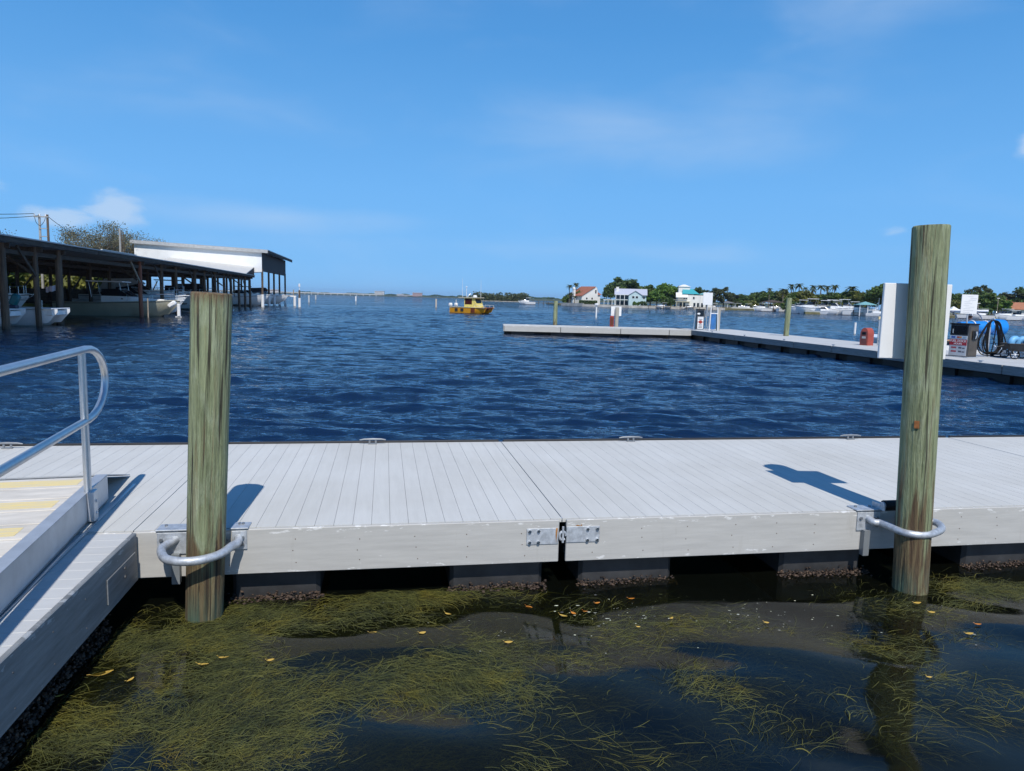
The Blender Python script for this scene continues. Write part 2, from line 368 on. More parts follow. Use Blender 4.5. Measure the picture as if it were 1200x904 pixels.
# ------------------------------------------------------------------ water and seabed
def water_mat():
    m, nt, b = nodes('bay_water'); nt.nodes.remove(b)
    w = coords(nt, (1, 1, 1), 'World')
    mp = nt.nodes.new('ShaderNodeMapping'); mp.inputs['Rotation'].default_value = (0, 0, R(-12)); mp.inputs['Scale'].default_value = (1.3, 3.2, 1); L(nt, w, mp.inputs[0])
    n1 = noise(nt, mp.outputs[0], 1.6, 7, .62, .4)
    at_ = nt.nodes.new('ShaderNodeAttribute'); at_.attribute_name = 'chop'
    st = N(nt, 'ShaderNodeMapRange'); L(nt, at_.outputs['Fac'], st.inputs[0]); st.inputs[3].default_value = .015; st.inputs[4].default_value = .46
    bp = N(nt, 'ShaderNodeBump', Distance=.12); L(nt, n1, bp.inputs['Height']); L(nt, st.outputs[0], bp.inputs['Strength'])
    # chop too fine for the mesh: tilt the normal by as much slope as the mesh leaves out
    w2 = nt.nodes.new('ShaderNodeMapping'); w2.inputs['Rotation'].default_value = (0, 0, R(-12)); w2.inputs['Scale'].default_value = (.9, 2.4, 1); L(nt, w, w2.inputs[0])
    n2 = N(nt, 'ShaderNodeTexNoise', Scale=1.1, Detail=3.0, Roughness=.6); L(nt, w2.outputs[0], n2.inputs['Vector'])
    sb = N(nt, 'ShaderNodeVectorMath', operation='SUBTRACT'); L(nt, n2.outputs['Color'], sb.inputs[0]); sb.inputs[1].default_value = (.5, .5, .5)
    ms = N(nt, 'ShaderNodeVectorMath', operation='MULTIPLY'); L(nt, sb.outputs[0], ms.inputs[0]); ms.inputs[1].default_value = (3.5, 8.0, 0)
    un = nt.nodes.new('ShaderNodeAttribute'); un.attribute_name = 'unresolved'
    sc_ = N(nt, 'ShaderNodeVectorMath', operation='SCALE'); L(nt, ms.outputs[0], sc_.inputs[0]); L(nt, un.outputs['Fac'], sc_.inputs['Scale'])
    ad = N(nt, 'ShaderNodeVectorMath', operation='ADD'); L(nt, bp.outputs[0], ad.inputs[0]); L(nt, sc_.outputs[0], ad.inputs[1])
    bp = N(nt, 'ShaderNodeVectorMath', operation='NORMALIZE'); L(nt, ad.outputs[0], bp.inputs[0])
    fr = N(nt, 'ShaderNodeFresnel', IOR=1.333); L(nt, bp.outputs[0], fr.inputs['Normal'])
    gl = N(nt, 'ShaderNodeBsdfGlossy', Roughness=.035); L(nt, bp.outputs[0], gl.inputs['Normal'])
    df = N(nt, 'ShaderNodeBsdfDiffuse'); L(nt, mixc(nt, at_.outputs['Fac'], (.0055, .0065, .0045), (.005, .034, .115)), df.inputs[0])
    tr = N(nt, 'ShaderNodeBsdfTransparent'); tr.inputs[0].default_value = (.62, .66, .50, 1)
    mx = N(nt, 'ShaderNodeMixShader'); mx.inputs[0].default_value = .45; L(nt, tr.outputs[0], mx.inputs[1]); L(nt, df.outputs[0], mx.inputs[2])
    m2 = N(nt, 'ShaderNodeMixShader'); L(nt, fr.outputs[0], m2.inputs[0]); L(nt, mx.outputs[0], m2.inputs[1]); L(nt, gl.outputs[0], m2.inputs[2])
    L(nt, m2.outputs[0], nt.nodes['Material Output'].inputs['Surface']); return m
def make_water():
    r = [.25]; 
    while r[-1] < 9000:
        q = r[-1]; r.append(q*(1+(.02 if q < 3 else .008 if q < 7 else .0042 if q < 150 else .009 if q < 700 else .05)))
    r = np.array(r)
    fine = np.radians(np.arange(-44, 44.01, .135)); coarse = np.radians(np.arange(46, 314.01, 2.0))
    th = np.concatenate([fine, coarse]); nt_, nr = len(th), len(r)
    X = (r[:, None]*np.sin(th)[None]); Y = (r[:, None]*np.cos(th)[None])
    a = X*WX+Y*WY; b = -X*WY+Y*WX
    def sst(x, lo, hi): t = np.clip((x-lo)/(hi-lo), 0, 1); return t*t*(3-2*t)
    chop = sst(b, 6.6, 9.6)
    shelter = 1-.5*sst(-a, 14, 20)*sst(b, 15, 30)*(1-sst(b, 150, 170))
    chop = chop*shelter
    cell = np.maximum(np.gradient(r), r*np.radians(.135))[:, None]
    Z = np.zeros_like(X)
    lost = np.zeros_like(cell)
    # gusts: broad patches of rougher and smoother water
    gust = 1+.22*np.sin(X*.11+Y*.05+1)*np.sin(Y*.17-X*.04)+.16*np.sin(X*.031-Y*.062+2)+.12*np.sin(X*.33+Y*.21)*np.sin(Y*.41-X*.13+.6)
    chop = chop*np.clip(gust, .45, 1.5)
    for i in range(160):
        lam = .20*(6.0/.20)**(rng.random()**1.6); k = 2*math.pi/lam
        ang = rng.normal(R(-8), R(19))           # travel direction, mostly towards the camera
        kx, ky = k*math.sin(ang), -k*math.cos(ang)
        slope = .026 if lam < .8 else .019 if lam < 1.6 else .015 if lam < 3 else .008; lost = lost + (1-np.clip((lam/cell-2.2)/2.5, 0, 1))*slope**2/2
        att = np.clip((lam/cell-2.2)/2.5, 0, 1)
        ph = kx*X+ky*Y+rng.random()*6.28
        s = np.sin(ph)-.30*np.sin(2*ph)
        Z += (slope/k)*att*chop*(s + .18*np.cos(2*ph))
    near = 1-sst(b, 5.2, 6.2); rn = np.random.default_rng(11)
    for i in range(18):
        lam = .40*(2.0/.40)**rn.random(); k = 2*math.pi/lam; ang = rn.normal(R(-5), R(35))
        Z += near*((.021 if lam > .7 else .010)/k)*np.sin(k*math.sin(ang)*X-k*math.cos(ang)*Y+rn.random()*6.28)
    V = np.stack([X, Y, Z], -1).reshape(-1, 3)
    V = np.vstack([V, [[0, 0, 0]]])
    i, j = np.meshgrid(np.arange(nr-1), np.arange(nt_), indexing='ij'); j2 = (j+1) % nt_
    q = np.stack([i*nt_+j, (i+1)*nt_+j, (i+1)*nt_+j2, i*nt_+j2], -1).reshape(-1, 4)[:, ::-1]
    jj = np.arange(nt_); tri = np.stack([np.full(nt_, nr*nt_), jj, (jj+1) % nt_], -1)
    me = bpy.data.meshes.new('water'); nl = q.size+tri.size
    me.vertices.add(len(V)); me.vertices.foreach_set('co', V.ravel())
    me.loops.add(nl); me.loops.foreach_set('vertex_index', np.concatenate([q.ravel(), tri[:, ::-1].ravel()]).astype(np.int32))
    me.polygons.add(len(q)+len(tri))
    me.polygons.foreach_set('loop_start', np.concatenate([np.arange(len(q))*4, q.size+np.arange(len(tri))*3]).astype(np.int32))
    me.polygons.foreach_set('use_smooth', np.ones(len(q)+len(tri), bool))
    at_ = me.attributes.new('chop', 'FLOAT', 'POINT'); at_.data.foreach_set('value', np.append(chop.ravel(), 0).astype(np.float32))
    fine_ = me.attributes.new('unresolved', 'FLOAT', 'POINT'); fine_.data.foreach_set('value', np.append((np.sqrt(lost)*chop).ravel(), 0).astype(np.float32))
    me.update(); me.validate(); me.materials.append(water_mat())
    nz = [p.normal.z for p in me.polygons[:1]]
    if nz[0] < 0: me.flip_normals()
    o = bpy.data.objects.new('water', me); col.objects.link(o); o['kind'] = 'structure'; return o
water = make_water()
g = MB(); n = 48
g.add([(9500*math.sin(2*math.pi*i/n), 9500*math.cos(2*math.pi*i/n), -1.6) for i in range(n)], [tuple(range(n-1,-1,-1))])
g.build('seabed', mat('silty_seabed', (.028,.030,.018), .9, var=.4, scale=.8))['kind'] = 'structure'

# ------------------------------------------------------------------ floating dock, built in the dock frame (x along the dock, y across it, away from the camera)
def leg_bolts(mb, pts, r=.012, h=.012, axis='y'):
    for p in pts:
        q = (p[0], p[1]-h, p[2]) if axis == 'y' else (p[0], p[1], p[2]+h)
        mb.tube([p, q], r, 6)
DZ, B0, B1 = .58, 5.36, 8.42
def dock_section(a0, a1, label, floats, cleats, b0=B0, b1=B1, nails=True):
    root = thing('floating_dock', dk(0,0), label, 'floating dock', 'grey floating dock sections in the foreground', YAW)
    d = MB(); a = a0
    while a < a1-.02:
        w = min(.1395, a1-a); d.box(a+.0011, a+w-.0011, b0+.001, b1, DZ-.03, DZ); a += .1395
    d.build('deck_boards', DECK, root)
    ga, gb = (.026 if abs(a1-1.391) < .01 else 0), (.027 if abs(a0-1.4) < .01 else 0)
    s = MB(); s.box(a0+gb, a1-ga, b0-.032, b0-.002, DZ-.345, DZ-.004, .005); s.mat(1)
    if nails:
        x = a0+.25
        while x < a1-.1:
            for z in (.30, .40, .49): leg_bolts(s, [(x+random.uniform(-.02,.02), b0-.032, z+random.uniform(-.015,.015)), ], .0042, .002)
            x += random.uniform(.36, .5)
    s.build('front_fascia', [FASCIA, mat('rusty_nail', (.10,.06,.035), .8)], root)
    s = MB(); s.box(a0+.03, a1-.03, b0+.05, b1-.04, DZ-.30, DZ-.034); 
    s.build('frame', mat('dark_frame_wood', (.03,.028,.024), .9), root)
    s = MB(); s.box(a0+.02, a1-.02, b1+.003, b1+.045, DZ-.10, DZ+.022, .012); s.build('rub_rail', BLACK, root)
    for x0, x1 in floats:
        f = MB(); f.box(x0, x1, b0+.09, b1-.2, -.28, DZ-.302, .03); f.build('float', FLOATM, root)
        e = MB()
        for _ in range(int((x1-x0)*600)):
            z = abs(random.gauss(0, .022)); e.blob((random.uniform(x0-.03, x1+.03), b0+.085-abs(random.gauss(0, .045)), z-.012), random.uniform(.004, .011), 0, .3, (1.3, 1, .8))
        e.build('mussel_crust', BARN, root, kind='stuff')
    for x, y in cleats:
        c = MB(); c.box(x-.05, x+.05, y-.022, y+.022, DZ+.001, DZ+.012); c.cyl(x-.035, y, DZ+.012, DZ+.045, .012, 8); c.cyl(x+.035, y, DZ+.012, DZ+.045, .012, 8)
        c.tube([(x-.15, y, DZ+.05), (x-.10, y, DZ+.058), (x, y, DZ+.06), (x+.10, y, DZ+.058), (x+.15, y, DZ+.05)], [.006,.010,.012,.010,.006], 8)
        c.build('cleat', mat('dull_cleat', (.30,.31,.32), .5, .5), root, True)
    return root
secL = dock_section(-9.5, -1.769, 'grey dock section behind the gangway at the left', [(-8.5,-6.8), (-5.5,-3.8)], [(-3.95, B1-.12)])
secM = dock_section(-1.765, 1.395, 'short grey dock section between the left pile and the black hinge gap', [(-1.12,-.48), (.52,1.27)], [(-.13, B1-.07)])
secR = dock_section(1.400, 7.58, 'long grey dock section carrying the right pile hoop and two cleats', [(1.58,2.38), (3.38,4.15), (5.19,6.1)], [(3.02, B1-.07), (6.05, B1-.07)])
secF = dock_section(7.592, 14.0, 'grey dock section beyond the dark joint at the right edge', [(8,9), (10,11), (12,13)], [(9.2, B1-.07)])

# hinge across the gap
hg = MB()
hg.box(1.105, 1.362, B0-.040, B0-.033, .385, .515, .002); hg.mat(1); leg_bolts(hg, [(x, B0-.040, z) for x in (1.13,1.20) for z in (.405,.495)], .013, .014); hg.build('hinge_plate', [GALV, CHROME], secM)
hg = MB(); hg.box(1.428, 1.70, B0-.040, B0-.033, .392, .522, .002); hg.mat(1); leg_bolts(hg, [(x, B0-.040, z) for x in (1.60,1.68) for z in (.41,.50)], .013, .014); hg.build('hinge_plate', [GALV, CHROME], secR)
hg = MB()
hg.tube([(1.395, B0-.055, .53), (1.395, B0-.055, .40)], .009, 8)
hg.tube(smooth_path([(1.395+.026*math.cos(t), B0-.045, .452+.034*math.sin(t)) for t in np.linspace(0,5.5,8)], 3), .011, 8)
hg.box(1.366, 1.424, B0+.01, B0+.05, .565, .578); hg.build('hinge_pin', GALV, secM, True)
RUST = mat('rust_stain', (.36,.17,.05), .8, var=.35, scale=25)
hg = MB(); hg.add([(1.340, B0-.0405, .515), (1.356, B0-.0405, .515), (1.350, B0-.0405, .45), (1.345, B0-.0405, .395), (1.338, B0-.0405, .46)], [(0,4,3,2,1)]); hg.build('rust_streak', RUST, secM)
hg = MB(); hg.add([(1.50, B0-.0335, .524), (1.555, B0-.0335, .524), (1.552, B0-.0335, .545), (1.545, B0-.0335, .527), (1.515, B0-.0335, .535)], [(0,1,2,3,4)]); hg.build('rust_streak', RUST, secR)

# pile hoops bolted to the fascia
def hoop(sec, pts, plates, name='pile_hoop'):
    s = MB(); s.tube(smooth_path(pts, 7), .030, 14); o = s.build(name, GALV, sec, True)
    for x0, x1, z0, z1 in plates:
        b = MB(); b.box(x0, x1, B0-.044, B0-.034, z0, z1, .002); b.box(x0-.01, x1+.01, B0-.044, B0+.10, DZ+.002, DZ+.011, .002); b.mat(1)
        leg_bolts(b, [(x0+.03, B0-.044, z1-.05), (x1-.03, B0-.044, z0+.04), (x1-.03, B0-.044, z1-.05)], .013, .014)
        leg_bolts(b, [(x0+.04, B0+.05, DZ+.011), (x1-.04, B0+.05, DZ+.011)], .011, .012, 'z')
        b.build('hoop_bracket', [GALV, mat('bolt_steel', (.3,.31,.32), .45, .8)], sec)
def rel(x, y, z=.5):
    p = at(x, y, z); return (p.x*WX+p.y*WY, -p.x*WY+p.y*WX, z)
hoop(secM, [(-1.47, B0-.03, .52), (-1.52, B0-.10, .50), rel(189, 645), rel(196, 656), rel(225, 658), rel(255, 651), rel(272, 640), (-1.04, B0-.10, .50), (-1.045, B0-.03, .52)],
     [(-1.60, -1.30, .41, .57), (-1.09, -.985, .43, .57)])
s = MB(); s.beam((-1.47, B0-.06, .42), (-1.47, B0-.06, .20), .055, .05); s.build('bracket_strap', mat('grey_steel_strap', (.25,.27,.28), .6, .4), secM)
hoop(secR, [(4.09, B0-.03, .52), (4.10, B0-.10, .50), rel(1035, 614), rel(1060, 624.5), rel(1084, 627), rel(1100, 623), rel(1103, 617.5), rel(1093, 611.5), (4.43, B0-.12, .51), (4.40, B0-.03, .52)],
     [(3.985, 4.20, .41, .57), (4.36, 4.46, .41, .57)])
s = MB(); s.beam((4.06, B0-.06, .42), (4.06, B0-.06, .20), .055, .05); s.build('bracket_strap', mat('grey_steel_strap', (.25,.27,.28), .6, .4), secR)
s = MB(); s.tube([(4.21, B0-.06, DZ+.05), (4.47, B0-.06, DZ+.05)], .045, 14); s.build('guide_roller', RUBBER, secR, True)
s = MB(); s.tube([(4.195, B0-.06, DZ+.05), (4.21, B0-.06, DZ+.05)], .034, 12); s.box(4.19, 4.2, B0-.10, B0+.06, DZ+.012, DZ+.06); s.build('roller_mount', GALV, secR, True)

# finger dock running back towards the camera
fr = thing('finger_dock', dk(0,0), 'narrow grey dock running towards the camera beside the gangway', 'floating dock', 'grey floating dock sections in the foreground', YAW)
d = MB(); b = 5.315
while b > -1.5: d.box(-4.6, -1.763, b-.1365, b, DZ-.032, DZ-.004, .003); b -= .1395
d.build('deck_boards', DECKF, fr)
s = MB(); s.box(-1.760, -1.728, -1.5, 5.30, DZ-.345, DZ+.004, .005); s.mat(1)
for k in range(9):
    for z in (.30, .48): s.tube([(-1.728, 4.4-k*.42, z), (-1.7255, 4.4-k*.42, z)], .005, 6)
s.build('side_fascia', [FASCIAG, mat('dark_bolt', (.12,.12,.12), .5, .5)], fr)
s = MB(); s.box(-4.5, -1.80, -1.4, 5.27, DZ-.30, DZ-.036); s.build('frame', mat('dark_frame_wood', (.03,.028,.024), .9), fr)
s = MB(); s.box(-1.727, -1.719, 4.72, 5.24, .30, .465, .002); s.mat(1)
for z in (.37, .43): s.tube([(-1.719, 5.02, z), (-1.712, 5.02, z)], .013, 8)
s.build('corner_plate', [FASCIAG, mat('dark_bolt', (.12,.12,.12), .5, .5)], fr)
for y0, y1 in ((3.6,5.0), (1.6,3.0), (-.5,.9)):
    f = MB(); f.box(-4.4, -1.9, y0, y1, -.28, DZ-.302, .03); f.build('float', FLOATM, fr)
e = MB()
for _ in range(900): e.blob((-1.80-abs(random.gauss(0,.05)), random.uniform(3.2, 5.0), abs(random.gauss(.02,.05))-.01), random.uniform(.005,.013), 0, .3, (1,1.3,.8))
e.build('mussel_crust', BARN, fr, kind='stuff')

# ------------------------------------------------------------------ piles
def pile(base, top, r0, r1, label, group=None, n=128, name='dock_pile', m=PILE, rings=110, below=1.4):
    base, top = Vector(base), Vector(top); d = top-base; ln = d.length
    o = MB(); vs = []; fs = []
    ph = [random.uniform(0, 6.28) for _ in range(8)]
    cks = [(random.uniform(0, 6.28), random.uniform(.012, .03)*56/max(n, 56)*1.6, random.uniform(.010, .03), random.uniform(-.2, ln), random.uniform(.35, 1.2), random.uniform(-.15, .15)) for _ in range(22 if n > 60 else 0)]
    kn = [(random.uniform(3.3, 6.1), random.uniform(.3, ln-.2)) for _ in range(5 if n > 60 else 0)]
    for i in range(rings+1):
        z = -below + (ln+below)*i/rings; r = r0+(r1-r0)*max(0, z)/ln
        for j in range(n):
            t = 2*math.pi*j/n
            k = 1+.018*math.sin(2*t+ph[0]+.5*z)+.012*math.sin(3*t+ph[1]-z)+.008*math.sin(9*t+ph[2]+.6*math.sin(z*2))+.006*math.sin(17*t+ph[3]+.8*z)+.010*math.sin(z*3.1+ph[4])*math.sin(t+ph[5])
            for c0, sg, dp, zc, zh, dr in cks:
                q = (z-zc)/zh
                if abs(q) < 1:
                    dt = (t-c0-dr*q+math.pi) % (2*math.pi)-math.pi
                    if abs(dt) < 4*sg: k -= dp*(1-q*q)*math.exp(-(dt/sg)**2)*2.2
            for c0, zc in kn:
                dt = ((t-c0+math.pi) % (2*math.pi)-math.pi)*r; d2 = dt*dt+(z-zc)**2
                if d2 < .02: k += .05*math.exp(-d2/.0012)-.06*math.exp(-d2/.0003)
            vs.append((math.cos(t)*r*k, math.sin(t)*r*k, z+(0 if i < rings else .008*math.sin(5*t+ph[6])*math.sin(3*t+ph[7])-.004*abs(math.sin(13*t)))))
    for i in range(rings):
        for j in range(n): fs.append((i*n+j, i*n+(j+1) % n, (i+1)*n+(j+1) % n, (i+1)*n+j))
    # sawn top with a slightly rounded lip
    c = len(vs)
    for q, h in ((.93, .006), (.5, .008)):
        for j in range(n): vx = vs[rings*n+j]; vs.append((vx[0]*q, vx[1]*q, ln+h))
    for k in range(2):
        s0 = rings*n if k == 0 else c
        for j in range(n): fs.append((s0+j, s0+(j+1) % n, c+k*n+(j+1) % n, c+k*n+j))
    fs.append(tuple(c+n+j for j in range(n)))
    o.add(vs, fs); ob = o.build(name, m, None, True); ob.location = base
    ob.rotation_euler = d.to_track_quat('Z', 'Y').to_euler(); tag(ob, label, 'pile', group); return ob
PL, PR = Vector((-2.15, 4.86, 0)), Vector((3.35, 5.71, 0))
pile(PL, (-2.045, 4.86, 2.285), .124, .132, 'short green and brown wooden pile standing in the seagrass beside the gangway', m=PILESHORT)
pile(PR, (3.245, 5.71, 2.95), .133, .131, 'tall green wooden pile with a blank white board on its far side')

o = bpy.data.objects['dock_pile.001']; s = MB(); s.box(-.018, .018, -.004, .004, -.03, .03, .001); k = s.build('orange_patch', mat('orange_patch', (.30,.11,.03), .7, var=.3, scale=30), o)
k.location = (.138*math.cos(R(-38)), .138*math.sin(R(-38)), 1.40); k.rotation_euler = (0, 0, R(52))
# blank board on the far side of the tall pile
sg = thing('sign_board', (3.26, 5.862, 1.9), 'blank white board fixed to the far side of the tall right pile', 'sign', None, R(3))
s = MB(); s.box(-.265, .30, 0, .03, 0, .61, .004); s.build('panel', WHITE, sg)
s = MB(); s.box(-.06, .06, -.028, -.001, .08, .53); s.build('mounting_batten', GALV, sg)

# ------------------------------------------------------------------ gangway (x across, y down the slope to the dock)
GA = R(16.4)
gw = thing('gangway', (-3.25, 5.64, .60), 'aluminium gangway with worn yellow stripes and a looped pipe handrail', 'gangway', None, GA)
gw.rotation_euler = Matrix.Rotation(GA, 3, 'Z').to_4x4().to_euler()
gw.rotation_euler = (Matrix.Rotation(GA, 4, 'Z') @ Matrix.Rotation(0.0, 4, 'X')).to_euler()
def channel(x0, x1, flip):
    s = MB(); s.box(x0+(.055 if flip else 0), x1-(0 if flip else .055), -7.5, 0, .0, .21)
    s.box(x0, x1, -7.5, 0, .202, .213, .002); s.box(x0, x1, -7.5, 0, -.002, .009); return s
channel(-.085, 0, True).build('side_rail', ALUB, gw)
channel(-1.285, -1.20, False).build('side_rail', ALUB, gw)
y = -.02; tr_ = MB(); stp = MB(); i = 0
while y > -7.3:
    tr_.box(-1.197, -.088, y-.291, y-.006, .165, .197, .004)
    if i % 2 == 0:
        e = .13+.03*math.sin(i*1.7); stp.box(-1.12, -e-.02, y-.235, y-.065, .1972, .1985)
    y -= .305; i += 1
tr_.build('tread_boards', TREAD, gw); stp.build('yellow_stripes', STRIPE, gw)
s = MB(); vs = []
for x in (-1.26, -.02): vs += [(x, .0, .212), (x, .0, .200), (x, .86, .000), (x, .86, -.010)]
s.add(vs, [(0,1,2,3), (7,6,5,4), (0,4,5,1), (1,5,6,2), (2,6,7,3), (3,7,4,0)]); s.build('transition_plate', ALUB, gw)
for sx_ in (-.02, -1.26):
    rail = MB(); rr = .0275
    pts = [(sx_+.018, -7.5, 1.255), (sx_+.018, -.72, 1.255), (sx_+.018, -.52, 1.255)]
    cy_ = -.44
    for t in np.linspace(90, -90, 13): pts.append((sx_+.018, cy_+.50*math.cos(R(t)), .995+.26*math.sin(R(t))))
    pts += [(sx_+.018, -.52, .735), (sx_+.018, -7.5, .735)]
    rail.tube(pts, rr, 14); rail.build('handrail', ALU, gw, True)
    for py in (-.537, -3.0, -5.4):
        p = MB(); p.tube([(sx_+.018, py, .0), (sx_+.018, py, 1.235)], .026, 14); p.build('rail_post', ALU, gw, True)
        k = MB(); k.box(.001 if sx_ > -.5 else -1.30, .048 if sx_ > -.5 else -1.286, py-.05, py+.05, -.004, .22, .004); k.mat(1)
        for z in (.05, .14): k.tube([(.048 if sx_ > -.5 else -1.30, py, z), (.056 if sx_ > -.5 else -1.308, py, z)], .012, 8)
        k.build('post_bracket', [ALUB, GALV], gw)
# thin runner strip on the dock under the gangway
p0, p1 = at(158, 567.5, .585), at(15, 708, .585)
s = MB(); s.beam(p0, p1+(p1-p0)*.8, .022, .008); o = s.build('runner_strip', ALU, None); tag(o, 'thin aluminium strip lying on the dock beside the gangway foot', 'metal strip')

# ------------------------------------------------------------------ seagrass, leaves and foam in the sheltered water
def grass_mat():
    m = leafmat('seagrass_blades', (.112,.122,.030), .9, .3); nt = m.node_tree; b = nt.nodes['Principled BSDF']
    src = b.inputs['Base Color'].links[0].from_socket; tl = [n for n in nt.nodes if n.type == 'BSDF_TRANSLUCENT'][0]
    w = coords(nt, (1, 1, 1), 'World'); n = noise(nt, w, 2.6, 4, .65)
    c = mixc(nt, 1.0, src, ramp(nt, n, [(.3, (.55,.62,.7)), (.5, (1,1,1)), (.62, (1.3,1.15,.75)), (.75, (1.3,.95,.55))]), 'MULTIPLY')
    L(nt, c, b.inputs['Base Color']); L(nt, c, tl.inputs[0])
    return m
def make_grass():
    # patches: pixel-measured centre, half sizes in metres, strand count, depth range
    P = [((330, 725), 1.35, .33, 5200, .012), ((470, 700), .65, .14, 3000, .03), ((190, 760), .75, .55, 6500, .012), ((120, 830), .75, .6, 6500, .012), ((290, 830), .75, .55, 5200, .012),
         ((420, 870), .5, .38, 900, .006), ((430, 760), .8, .35, 3600, -.004), ((560, 745), .85, .30, 3000, -.006), ((560, 800), .55, .22, 1700, .006), ((430, 806), .36, .2, 1000, .008), ((650, 790), .5, .25, 1200, .004),
         ((690, 745), .85, .24, 1500, -.008), ((610, 850), .5, .3, 700, -.02), ((860, 740), .8, .2, 1200, -.008), ((835, 805), .30, .17, 1000, .006), ((1000, 770), .6, .17, 1300, -.003), ((1095, 800), .42, .16, 900, .004),
         ((1160, 690), .55, .13, 2200, .03), ((1060, 710), .42, .17, 1300, .012), ((1160, 755), .65, .2, 1300, -.006), ((230, 690), .55, .25, 1100, .015), ((1180, 850), .6, .35, 700, -.05), ((900, 840), .8, .35, 600, -.05), ((700, 880), .6, .25, 700, -.04), ((520, 880), .6, .3, 900, -.02), ((760, 715), 1.6, .25, 700, .0), ((300, 890), 1.0, .25, 1200, .008)]
    V = []; Fc = []; K = 7; base = 0
    for (px, py), ra, rb, cnt, zt in P:
        c = at(px, py); cnt = int(cnt*2.5)
        # tufts inside each patch give it an uneven edge
        nt2 = max(4, cnt//95); tu = [(rng.normal(0, .5)*ra, rng.normal(0, .5)*rb, rng.normal(R(8), .55), rng.uniform(.04, .14)) for _ in range(nt2)]
        for _ in range(cnt):
            tx, ty, th, ts = tu[rng.integers(nt2)]
            x = c.x+tx+rng.normal(0, ts*1.3); y_ = c.y+ty+rng.normal(0, ts*.7)
            if math.sin(5.1*x+2.2*y_+1)+math.sin(7.3*y_-3.1*x)+.8*math.sin(11*x+9*y_+2)+.5*math.sin(17*x-13*y_) < rng.uniform(-2.7, .1): continue
            ln = rng.uniform(.07, .30); h = .1+.5*math.sin(2.1*x+1.3*y_)+.4*math.sin(5.3*y_-3.7*x+1)+.4*th+rng.normal(0, .50); cv = rng.normal(0, 1.5)/K; w = rng.uniform(.0005, .0013)
            if rng.random() < .12: h += 1.3
            zc = zt*rng.uniform(-.6, .85) - abs(rng.normal(0, .032)); st = ln/(K-1); zz = rng.normal(0, .012)
            if rng.random() < .22: w *= rng.uniform(1.6, 3.2); zc -= rng.uniform(.01, .05)
            for i in range(K):
                t = i/(K-1); z = zc + .014*math.sin(math.pi*t)*(1 if zt > 0 else .3) - .014*abs(t-.5) + zz*(t-.5)
                ww = w*(1-.75*abs(2*t-1)**3)
                nx, ny = -math.sin(h), math.cos(h)
                V.append((x-nx*ww, y_-ny*ww, z)); V.append((x+nx*ww, y_+ny*ww, z+ww*.8))
                x += math.cos(h)*st; y_ += math.sin(h)*st; h += cv
            for i in range(K-1):
                o = base+2*i; Fc.append((o, o+2, o+3, o+1))
            base += 2*K
    V = np.array(V); Fc = np.array(Fc)
    # nothing grows through the docks
    A = V[:, 0]*WX+V[:, 1]*WY; Bq = -V[:, 0]*WY+V[:, 1]*WX
    bad = ((A < -1.80) | (Bq > B0+.07))
    bl = bad.reshape(-1, 2*K).any(1); keepf = ~np.repeat(bl, K-1)
    Fc = Fc[keepf]; me = bpy.data.meshes.new('seagrass'); me.from_pydata(V.tolist(), [], Fc.tolist()); me.polygons.foreach_set('use_smooth', [True]*len(me.polygons))
    me.materials.append(grass_mat()); o = bpy.data.objects.new('seagrass', me); col.objects.link(o)
    tag(o, 'olive seagrass floating in mats and wisps on the sheltered water', 'seagrass', None, 'stuff')
make_grass()

LEAFYEL = mat('fallen_leaf', (.56,.37,.07), .5, var=.2, scale=20); LEAFOR = mat('orange_fallen_leaf', (.55,.20,.02), .5, var=.2, scale=20)
def leaf_mesh(ln, wd_, m):
    s = MB(); k = 7; vs = []
    for i in range(k):
        t = i/(k-1); w = wd_*math.sin(math.pi*min(1, t*.96+.02))**.8/2; z = .003*(t-.5)**2*4*ln/.06
        vs += [(ln*(t-.5), -w, z+.003), (ln*(t-.5), 0, z), (ln*(t-.5), w, z+.003)]
    s.add(vs, [(3*i+j, 3*i+3+j, 3*i+4+j, 3*i+1+j) for i in range(k-1) for j in (0,1)])
    s.tube([(-ln/2, 0, .012), (-ln*.68, .004, .014)], .0015, 4)
    return s
spots = [((120,790),.14,25,'long yellow leaf in the seagrass mat nearest the finger dock'), ((153,797),.06,70,'small curled yellow leaf just right of the long yellow leaf'), ((262,771),.075,0,'broad yellow leaf floating below the short pile, right of its pair'),
    ((238,779),.08,5,'folded yellow leaf floating below the short pile, left of its pair'), ((317,774),.055,20,'small yellow leaf floating right of the pair below the short pile'), ((437,742),.06,10,'yellow leaf on grey reflection, leftmost of the middle leaves'),
    ((495,742),.06,30,'yellow leaf beside the long seagrass mat edge, second of the middle leaves'), ((525,720),.065,-30,'yellow leaf lying against the edge of the thick seagrass mat'), ((596,753),.065,8,'pale yellow leaf alone in the middle of the water'),
    ((620,712),.06,-20,'round orange leaf left of the hinge reflection'), ((660,722),.07,-15,'yellow leaf at the hinge reflection'), ((672,719),.055,-40,'bright orange leaf right of the hinge reflection'), ((700,707),.05,15,'yellow orange leaf near the mussels right of the hinge'),
    ((740,702),.06,5,'pale orange leaf below the right float'), ((787,725),.06,60,'ring shaped yellow leaf right of the middle'), ((748,735),.035,0,'tiny yellow leaf left of the ring shaped leaf'), ((686,717),.045,0,'small brownish leaf between two orange leaves'),
    ((1075,707),.07,0,'long yellow leaf at the foot of the tall pile'), ((1092,718),.06,0,'yellow leaf just right of the tall pile foot'), ((1136,743),.075,8,'yellow leaf on grey reflection at the right'), ((1146,732),.06,0,'thin orange leaf above another leaf at the right'),
    ((1089,794),.05,10,'small yellow leaf by the pile reflection'), ((70,816),.05,30,'small pale yellow leaf beside the dark dock shade'), ((898,730),.05,5,'small yellow leaf left of the tall pile reflection')]
